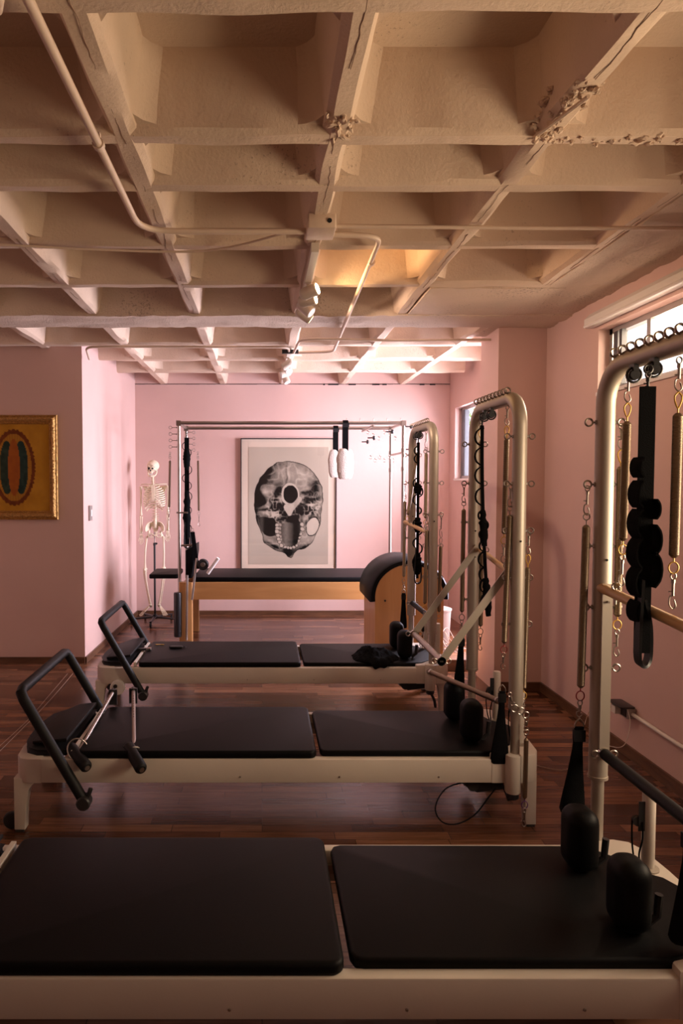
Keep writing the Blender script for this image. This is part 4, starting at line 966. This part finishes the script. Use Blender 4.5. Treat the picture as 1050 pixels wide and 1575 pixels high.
def icon_print(u, v):
    # generic gold panel: scalloped rust oval, amber ground and plain upright leaf shapes
    x = (u-.5)*2; y = (v-.5)*2; n1 = vnoise(u, v, 26, 1); n2 = vnoise(u, v, 7, 2)
    g = np.stack([.40+.10*n2+.05*n1, .19+.06*n2+.03*n1, .022+.01*n2], -1)
    def E(cx, cy, rx, ry): return np.sqrt(((x-cx)/rx)**2+((y-cy)/ry)**2)
    ang = np.arctan2(y, x); e = E(0, 0, .60+.012*np.cos(ang*44), .88+.012*np.cos(ang*44))
    g = np.where((e < 1)[..., None], np.array([.16, .045, .015])*(.8+.4*n1[..., None]), g)
    e2 = E(0, 0, .50, .78); rays = .5+.5*np.cos(ang*60)
    g = np.where((e2 < 1)[..., None], np.stack([.34+.08*rays, .15+.05*rays, .025+0*rays], -1), g)
    for cx, rx, c in ((-.20, .20, (.030, .050, .035)), (.20, .20, (.025, .048, .040))):
        g = np.where((E(cx, .0, rx, .62) < 1)[..., None], np.array(c)*(.7+.6*n1[..., None]), g)
    g = np.where((E(0, .0, .17, .66) < 1)[..., None], np.stack([.30+.08*n1, .085+.03*n1, .02+0*n1], -1), g)
    return g
ax0, ax1 = at(-50,700,Y=6.05).x, at(87.5,700,Y=6.05).x; az1 = at(40,638,Y=6.05).z; az0 = at(40,799.5,Y=6.05).z
t = thing('gilt_framed_picture', 'gold picture in an ornate gilt frame on the near left wall', 'picture', ((ax0+ax1)/2, 6.08, az0))
def frame_ring(mb, x0, x1, z0, z1, prof):
    """prof: (inset, protrusion) pairs swept round the rectangle with mitred corners"""
    rings = []
    for ins_, pr in prof: rings += [(x0+ins_, 6.095-pr, z0+ins_), (x1-ins_, 6.095-pr, z0+ins_), (x1-ins_, 6.095-pr, z1-ins_), (x0+ins_, 6.095-pr, z1-ins_)]
    n = len(prof); mb.add([V(*r) for r in rings], [(i*4+k, i*4+(k+1) % 4, (i+1)*4+(k+1) % 4, (i+1)*4+k) for i in range(n-1) for k in range(4)])
fm = MB(); frame_ring(fm, ax0, ax1, az0, az1, [(0, 0), (0, .030), (.006, .036), (.012, .030), (.018, .038), (.034, .048), (.048, .040), (.060, .022), (.066, .026), (.072, .020), (.078, .010), (.078, 0)])
build('gilt_frame', fm, M['gold'], t, sharp=30)
bd = MB(); rng = random.Random(5)
for (xa, za, xb, zb) in ((ax0, az0, ax1, az0), (ax0, az1, ax1, az1), (ax1, az0, ax1, az1), (ax0, az0, ax0, az1)):
    L_ = abs(xb-xa)+abs(zb-za); n = int(L_/.014)
    for i in range(1, n):
        x = xa+(xb-xa)*i/n; z = za+(zb-za)*i/n; ix = .034*(1 if xa == xb == ax0 else -1 if xa == xb else 0); iz = .034*(1 if za == zb == az0 else -1 if za == zb else 0)
        if ax0+.03 < x+ix < ax1-.03 and az0+.03 < z+iz < az1-.03: bd.ball((x+ix+rng.uniform(-.006,.006), 6.095-.047, z+iz+rng.uniform(-.006,.006)), .006, .004, .006, 6, 4)
build('carved_beading', bd, M['gold'], t)
inked('picture_panel', ax0+.078, ax1-.078, az0+.078, az1-.078, 6.088, 90, 120, icon_print, attr_mat('painted_gold_panel', .4), t)

# light switch on the bright side wall
p = at(139, 789, X=-1.548)
t = thing('light_switch', 'narrow grey light switch on the side wall corner', 'switch', (p.x, p.y, p.z-.06))
def on_side(mb): return mb
build('plate', MB().box(p.x-.004, p.x+.008, p.y-.045, p.y+.045, p.z-.068, p.z+.068), M['greyframe'], t, flat=True)
build('rocker', MB().box(p.x+.008, p.x+.012, p.y-.02, p.y+.02, p.z-.03, p.z+.03), M['white'], t, flat=True)

# ------------------------------------------------------------------ ceiling conduits and lamps
CG = 'painted conduits under the ceiling'
def conduit(label, pts, r, clips=()):
    m = MB().tube(pts, r, 12); o = build('conduit_pipe', m, M['ceilpipe']); tag(o, label, 'pipe', CG)
    for c in clips:
        cm = MB().tube([Vector(c)-V(0,.012,0), Vector(c)+V(0,.012,0)], r+.006, 12).box(c[0]-.006, c[0]+.006, c[1]-.008, c[1]+.008, c[2], CZ+.0); build('pipe_clip', cm, M['ceilpipe'], o)
    return o
M['ceilpipe'] = mat('cream_painted_pipe', (.70, .55, .43), .5, var=.05, bump=.1, bscale=50)
zp = 2.712
def bend(a, corner, b, r, n=6):
    """polyline a-corner-b with the corner rounded"""
    a, c, b = Vector(a), Vector(corner), Vector(b); d1 = (a-c).normalized(); d2 = (b-c).normalized()
    p, q_ = c+d1*r, c+d2*r; return [p*(1-t_)**2+c*2*t_*(1-t_)+q_*t_*t_ for t_ in [k/n for k in range(n+1)]]
conduit('thick painted pipe running from the top left corner to the junction box', [V(-.54, .2, zp)]+bend((-.54, .2, zp), (-.54, 3.16, zp), (.2, 3.16, zp), .16)+[V(.20, 3.16, zp)], .0135, clips=[(-.54, 2.36, zp), (-.54, 1.2, zp)])
conduit('thin painted pipe crossing from the junction box to the right wall', [V(.32, 3.13, zp+.012), V(1.2, 3.135, zp+.006), V(2.10, 3.16, zp+.012)], .009)
conduit('painted pipe bending off the junction box toward the far lamp', [V(.32, 3.20, zp)]+bend((.3, 3.20, zp), (.54, 3.22, zp), (.60, 6.0, zp), .10)+bend((.54, 3.22, zp), (.61, 6.06, zp), (.3, 6.10, zp), .12)+[V(.30, 6.10, zp)], .0125, clips=[(.555, 3.60, zp)])
conduit('curved painted pipe from the far lamp across to the pillar', [V(.27, 6.05, zp-.01)]+bend((.27, 6.05, zp-.01), (.29, 5.36, zp-.03), (.9, 5.36, zp-.03), .14)+[V(1.0, 5.42, zp-.03), V(1.76, 5.44, zp-.02)], .0105)
conduit('thin painted pipe from the left alcove corner to the far lamp', [V(-1.50, 6.12, zp-.05)]+bend((-1.5, 6.12, zp-.05), (-1.46, 5.84, zp), (-1.2, 5.82, zp), .08)+[V(-1.2, 5.82, zp), V(.1, 5.84, zp)]+bend((.1, 5.84, zp), (.22, 5.85, zp), (.23, 6.05, zp), .08)+[V(.23, 6.05, zp)], .0105)
conduit('short curled pipe at the top left edge of the ceiling', [V(-.60, .9, zp)]+[V(-.67+.07*math.cos(a), 1.62+.10*math.sin(a), zp-.004) for a in [0, .4, .8, 1.2, 1.6, 2.0]]+[V(-.9, 1.6, zp)], .012)
o = build('ceiling_cable', MB().tube(smooth([(-1.45, 3.36, zp+.02), (-.9, 3.46, zp+.022), (-.4, 3.50, zp+.020), (-.15, 3.40, zp+.01), (.1, 3.22, zp+.012), (.2, 3.17, zp+.015)], 6), .006, 8), M['ceilpipe']); tag(o, 'thin slack cable along the rib left of the junction box', 'cable')
t = thing('junction_box', 'square painted junction box where the ceiling pipes meet', 'electrical box', (.255, 3.16, CZ-.055))
build('box_body', MB().prism(rrect(.195, .320, 3.06, 3.22, .008, 3), CZ-.058, CZ+.004, 'z', .004, 2), M['ceilpipe'], t)
build('knockout_hole', MB().lathe([(0, -.002), (.010, -.002), (.010, .002), (0, .002)], (.290, 3.058, CZ-.028), 12, 'y'), M['gap'], t)
M['lampbody'] = mat('cream_lamp_body', (.72, .64, .54), .4)
def track(label, x, y0, y1, n, heads, energy, glow, group='ceiling spotlight tracks'):
    z = CZ-.045; t = thing('track_light', label, 'light', (x, (y0+y1)/2, z), group)
    build('track_rail', MB().box(x-.018, x+.018, y0, y1, z, z+.045), M['lampbody'], t, flat=True)
    for (y, d, lit, *own) in heads:
        d = Vector(d).normalized(); p = V(x, y, z-.052)
        build('swivel', MB().tube([V(x, y, z+.005), V(x, y, z-.035)], .008, 8).lathe([(.02, z-.006), (.022, z-.002), (.018, z+.004)], (x, y, 0), 14), M['lampbody'], t)
        a, b = p-d*.045, p+d*.06
        h = build('lamp_head', MB().tube([a, a+d*.008, a+d*.02, b-d*.004, b, b-d*.006], [.020, .030, .034, .036, .033, .029], 18), M['lampbody'], t)
        f = build('lamp_face', MB().tube([b-d*.004, b+d*.001], .030, 16), M['lamp'] if lit else M['white'], h)
        if lit:
            l = bpy.data.lights.new('spot', 'SPOT'); l.energy, l.color = own if own else (energy, (1, .60, .28)); l.spot_size = math.radians(lit); l.spot_blend = .6; l.shadow_soft_size = .034
            lo = bpy.data.objects.new('spot', l); C.objects.link(lo); lo.location = b+d*.012; lo.rotation_euler = d.to_track_quat('-Z', 'Y').to_euler()
    return t
track('near ceiling track with four cream spot heads, two of them glowing', .255, 3.42, 4.72, 4,
      [(3.95, (.75, -.38, .22), 120), (4.12, (.75, -.30, .10), 110), (4.28, (.55, -.25, -.50), 0), (4.44, (.75, .18, -.45), 120, 34, (1, .70, .50))], 11, True)
track('far ceiling track with small unlit white spot heads', .235, 6.08, 7.9, 4, [(6.3, (-.5, .2, -.3), 0), (6.6, (.2, -.6, -.4), 0), (6.85, (-.8, -.1, -.25), 0), (7.15, (.3, -.3, -.8), 0)], 0, False)
o = build('cable_gland', MB().box(.17, .31, 6.02, 6.06, zp-.018, zp+.014), M['plastic'], sharp=30); tag(o, 'black connector plate at the near end of the far lamp track', 'connector')

# ------------------------------------------------------------------ right wall things
t = thing('roller_blind', 'rolled cream blind above the high window on the right wall', 'blind', (RX-.03, 3.9, 2.62))
build('blind_cassette', MB().prism([(RX-.055, 2.585), (RX, 2.585), (RX, 2.66), (RX-.02, 2.675), (RX-.055, 2.64)], 3.36, 4.56, 'y', .006, 2), M['white'], t)
build('blind_rod', MB().tube([V(RX-.062, 3.34, 2.59), V(RX-.062, 4.53, 2.59)], .010, 10), M['white'], t)
build('end_knob', MB().lathe([(0, -.02), (.045, -.02), (.052, -.01), (.052, .01), (.045, .02), (0, .02)], (RX-.07, 3.30, 2.68), 20, 'y'), M['white'], t)
# socket with adapter and phone
p = at(968, 1092, X=RX)
t = thing('wall_socket', 'surface-mounted wall socket with pale plug on the right wall', 'socket', (RX-.02, p.y, p.z-.03))
build('socket_body', MB().box(RX-.05, RX, p.y-.07, p.y+.05, p.z-.030, p.z+.030), M['greyframe'], t, flat=True)
build('plug', MB().box(RX-.085, RX-.05, p.y+.0, p.y+.045, p.z-.022, p.z+.022), M['cable'], t, flat=True)
build('socket_face', MB().box(RX-.054, RX-.05, p.y-.06, p.y-.005, p.z-.022, p.z+.022), M['plastic'], t, flat=True)
ph = MB().prism(rrect(RX-.095, RX-.01, p.y-.085, p.y+.075, .010, 3), p.z+.032, p.z+.042, 'z', .003, 2); o = build('mobile_phone', ph, M['plastic']); tag(o, 'black phone lying on top of the wall socket', 'phone')
o = build('wall_conduit', MB().tube([V(RX-.018, p.y-.07, p.z-.004), V(RX-.018, p.y-.50, p.z-.010)]+bend((RX-.018, p.y-.5, p.z-.01), (RX-.018, p.y-.66, p.z-.01), (RX-.018, p.y-1.6, p.z+.0), .04)+[V(RX-.018, p.y-1.8, p.z)], .011, 10), M['cable']); tag(o, 'cream conduit running right from the wall socket', 'pipe')
cb = smooth([V(RX-.07, p.y+.03, p.z-.01), V(RX-.10, p.y+.10, p.z+.005), V(RX-.14, p.y+.16, p.z-.05), V(RX-.20, p.y+.10, .20), V(RX-.30, p.y+.0, .03), V(RX-.45, p.y-.2, .008), V(RX-.62, p.y-.1, .006), V(RX-.7, p.y+.1, .006), V(RX-.6, p.y+.15, .006)], 6)
o = build('charger_cable', MB().tube(cb, .0022, 6), M['cable']); o.data.materials[0] = mat('thin_beige_wire', (.38, .28, .2), .5); tag(o, 'thin pale charger cable trailing from the socket to the floor', 'cable')
o = build('phone_cable', MB().tube(smooth([V(RX-.055, p.y-.08, p.z+.03), V(RX-.06, p.y-.12, p.z-.04), V(RX-.09, p.y-.12, p.z-.16), V(RX-.10, p.y+.02, p.z-.22), V(RX-.14, p.y+.2, p.z-.22)], 7), .002, 6), M['cable']); tag(o, 'thin looping cable hanging below the phone', 'cable')
# white bin with tangled pale cords behind the farthest tower
bx, by = 1.62, 6.25; M['paper'] = mat('beige_paper', (.17, .115, .09), .8)
t = thing('paper_bin', 'round white bin behind the farthest tower', 'bin', (bx+.02, by+.25, 0))
build('bin_shell', MB().lathe([(.10, 0), (.105, .01), (.125, .40), (.120, .40), (.100, .02)], (bx+.02, by+.25, 0), 26), M['paper'], t)
build('bin_lid', MB().lathe([(.132, .40), (.132, .415), (.10, .425), (0, .425)], (bx+.02, by+.25, 0), 26), M['paper'], t)
cb = []; rng = random.Random(11)
for i in range(46):
    a = i*1.15; rr = .05+.07*rng.random(); cb.append(V(bx+.10+rr*math.cos(a), by-.05+rr*math.sin(a), .03+.24*abs(math.sin(i*.43))*rng.random()))
o = build('coiled_cord', MB().tube(smooth(cb, 4), .0032, 6), mat('beige_cord', (.30, .20, .15), .6)); tag(o, 'tangle of pale cord heaped beside the white bin', 'cord')
o = build('wooden_block', MB().prism(rrect(bx-.06, bx+.22, by-.42, by-.20, .01, 2), 0, .10, 'z', .005, 2), M['base']); tag(o, 'low wooden block on the floor behind the farthest tower', 'block')

# ------------------------------------------------------------------ loose things
def cloth_heap(label, c, rx, ry, h, hang):
    n = 46; m = MB(); vs = []; c = Vector(c)
    for j in range(n+1):
        for i in range(n+1):
            u = i/n*2-1; v = j/n*2-1; r = math.hypot(u, v)
            ang = math.atan2(v, u); ed = 1+.22*mnoise.noise(V(math.cos(ang)*1.4+4, math.sin(ang)*1.4, 1))+.10*mnoise.noise(V(math.cos(ang)*4, math.sin(ang)*4, 3))
            s = max(abs(u), abs(v)); rr = r and s/r; x = u*rr*rx*ed; y = v*rr*ry*ed; q_ = min(1, s)
            z = h*(1-q_**2.2)*(.55+.5*mnoise.noise(V(x*11, y*11, 2))+.35*abs(mnoise.noise(V(x*26, y*26, 7))))
            z += .012*abs(mnoise.noise(V(x*60, y*60, 4)))*(1-q_**4)+.004
            yy = c.y+y; over = (RC[1]+.008)-yy
            zz = c.z+z
            if over > 0: zz = c.z+z*.3-over*1.1; yy = RC[1]-.004-.006*abs(mnoise.noise(V(x*30, 0, 0)))
            vs.append((c.x+x, yy, zz))
    m.add(vs, [(j*(n+1)+i, j*(n+1)+i+1, (j+1)*(n+1)+i+1, (j+1)*(n+1)+i) for j in range(n) for i in range(n)])
    return m
m_ = cloth_heap('', (at(570,1005,z=.37).x, RC[1]+.17, .366), .158, .175, .095, 0)
o = build('crumpled_cloth', m_, M['fabric'], sharp=180); tag(o, 'crumpled black garment on the pad of the farthest reformer', 'clothing')
sm_ = o.modifiers.new('thick', 'SOLIDIFY'); sm_.thickness = .003
# small things on the farthest pad
p = at(206, 1000, z=.378); t = thing('metal_clasp', 'small grey metal clasp at the left end of the farthest pad', 'clasp', p)
build('clasp_body', MB().prism(rrect(p.x-.02, p.x+.10, p.y-.02, p.y+.015, .006, 3), .379, .394, 'z', .003, 2), M['dark'], t)
build('clasp_plate', MB().prism(rrect(p.x+.09, p.x+.125, p.y-.024, p.y+.018, .004, 2), .379, .397, 'z', .002, 2), M['steel'], t)
build('clasp_bar', MB().prism(rrect(p.x-.025, p.x+.0, p.y-.02, p.y+.10, .004, 2), .379, .388, 'z', .002, 2), M['steel'], t)
p = at(270, 997, z=.378); o = build('car_key_fob', MB().prism([(p.x-.048, p.y), (p.x-.03, p.y-.02), (p.x+.025, p.y-.022), (p.x+.05, p.y-.01), (p.x+.05, p.y+.01), (p.x+.025, p.y+.018), (p.x-.03, p.y+.018)], .379, .395, 'z', .005, 3).torus((p.x+.062, p.y, .386), .012, .003, (0,0,1)), M['plastic']); tag(o, 'black key fob on the farthest pad, right of the other small things', 'key fob')
p = at(244, 992, z=.378); t = thing('key_ring', 'small metal keys on the farthest pad between clasp and fob', 'keys', p)
build('ring', MB().torus((p.x, p.y, .381), .014, .002, (0,0,1)), M['steel'], t)
build('key', MB().prism(rrect(p.x-.005, p.x+.04, p.y-.004, p.y+.006, .002, 2), .379, .383).lathe([(.002, .379), (.011, .379), (.011, .383), (.002, .383)], (p.x-.012, p.y, 0), 12), M['brass'], t)
# cables and pulleys under the frames
for nm, (bx0, by0), lab in (('B', (1.02, RB_[1]+.08), 'middle'), ('C', (1.03, RC[1]+.10), 'farthest')):
    t = thing('pulley_housing', 'black pulley housing slung under the right end of the %s reformer' % lab, 'pulley', (bx0, by0, .18), 'pulley housings under the frames')
    build('housing_shell', MB().prism([(bx0-.09, .20), (bx0-.03, .165), (bx0+.09, .18), (bx0+.10, .232), (bx0-.08, .232)], by0-.03, by0+.03, 'y', .01, 3), M['plastic'], t)
    build('housing_wheel', MB().lathe([(.004, -.012), (.026, -.012), (.022, 0), (.026, .012), (.004, .012)], (bx0-.05, by0-.02, .20), 16, 'y'), M['rubber'], t)
    build('housing_tail', MB().tube(smooth([(bx0+.08, by0, .20), (bx0+.12, by0-.02, .16), (bx0+.15, by0-.03, .10), (bx0+.16, by0-.03, .05)] if nm == 'C' else [(bx0+.08, by0, .20), (bx0+.11, by0, .17), (bx0+.13, by0, .12)], 4), [.010]*13, 8), M['plastic'], t)
px_, py_ = .98, RB_[1]+.03
loop = smooth([(px_+.04, py_, .222), (px_-.06, py_, .224), (px_-.15, py_-.02, .20), (px_-.20, py_-.05, .13), (px_-.17, py_-.06, .07), (px_-.10, py_-.06, .062), (px_-.02, py_-.05, .10), (px_+.05, py_-.02, .165), (px_+.09, py_, .20)], 8)
o = build('rope_loop', MB().tube(loop, .0032, 8), M['fabric']); tag(o, 'black rope loop drooping under the middle reformer', 'rope')
o = build('elastic_cord', MB().tube(smooth([at(112,1036,z=.012), at(90,1062,z=.012), at(60,1095,z=.012), at(30,1125,z=.012), at(-20,1175,z=.012)], 5), .0022, 6).tube(smooth([at(104,1036,z=.012), at(75,1070,z=.012), at(40,1110,z=.012), at(-20,1165,z=.012)], 5), .0016, 6), mat('clear_elastic', (.30, .20, .14), .3)); tag(o, 'thin pale cords stretched on the floor left of the middle foot bar', 'cord')
# garden outside the alcove window
t = thing('garden_shrub', 'pale green shrub outside the alcove window', 'shrub', (3.1, 9.6, 0))
lf = MB(); rng = random.Random(2)
for i in range(900):
    a = rng.uniform(0, 2*PI); b = rng.uniform(-1, 1); r = rng.uniform(.7, 1); s = math.sqrt(1-b*b)
    c = V(3.1+.75*r*s*math.cos(a), 9.7+.75*r*s*math.sin(a), 1.9+.95*r*b); d = V(rng.uniform(-1,1), rng.uniform(-1,1), rng.uniform(-1,1)).normalized(); e = d.orthogonal().normalized()
    lf.add([c-d*.05, c+e*.022, c+d*.05, c-e*.022], [(0,1,2,3)])
build('foliage', lf, M['leaf'], t, flat=True)
build('stem', MB().tube([V(3.1, 9.7, 0), V(3.1, 9.7, 1.6)], [.05, .03], 8), M['base'], t)
struct('ground', MB().box(2.4, 9, -6, 14, -.12, -.06), mat('outside_paving', (.45, .42, .38), .9), flat=True)

# peeled plaster lumps at the near right rib crossing
def lump(mb, c, s):
    n0 = len(mb.v); mb.ball(c, s*rng.uniform(.8, 2.2), s*rng.uniform(.7, 1.4), s*rng.uniform(.5, 1.0), 7, 5, Matrix.Rotation(rng.uniform(0, PI), 3, V(rng.random(), rng.random(), rng.random()).normalized()))
    mb.v[n0:] = [tuple(q+rng.uniform(-.35, .35)*s for q in p) for p in mb.v[n0:]]
pl = MB(); rng = random.Random(9)
for i in range(150):
    f_ = rng.random(); 
    if i < 60: c = V(.955+rng.uniform(-.045, .04), 2.42-.36*f_, CZ+rng.uniform(-.008, .012))
    elif i < 85: c = V(.905+rng.uniform(-.012,.01)-.01*f_, 2.38-.18*f_, CZ+.02+.05*f_)
    else: c = V(.955+.72*f_, 2.41+rng.uniform(-.028, .028), CZ+rng.uniform(-.006, .010))
    s = rng.uniform(.004, .012); lump(pl, c, s)
pl.tube([V(.905, 2.38, CZ-.006), V(.965, 2.12, CZ-.012)], .007, 6)
o = struct('trim_4', pl, M['ceil'], flat=True)
pl = MB()
for i in range(26): lump(pl, V(.25+rng.uniform(-.05,.05), 2.33+rng.uniform(-.10,.08), CZ+rng.uniform(-.008,.012)), rng.uniform(.005,.012))
struct('trim_5', pl, M['ceil'], flat=True)

# hairline cracks and drips along the undersides of the ribs
ck = MB(); rng = random.Random(21)
for xr_ in XR[2:]:
    y = .9
    while y < 4.8:
        L_ = rng.uniform(.12, .45); n = int(L_/.02)+2
        ck.tube([V(xr_+.012*mnoise.noise(V(xr_*7, (y+L_*i/n)*5, 0))+.006*mnoise.noise(V(xr_*7, (y+L_*i/n)*25, 3)), y+L_*i/n, CZ-.001) for i in range(n)], rng.uniform(.0007, .0016), 5); y += L_+rng.uniform(.02, .25)
struct('trim_6', ck, mat('crack_brown', (.24, .15, .10), .9))
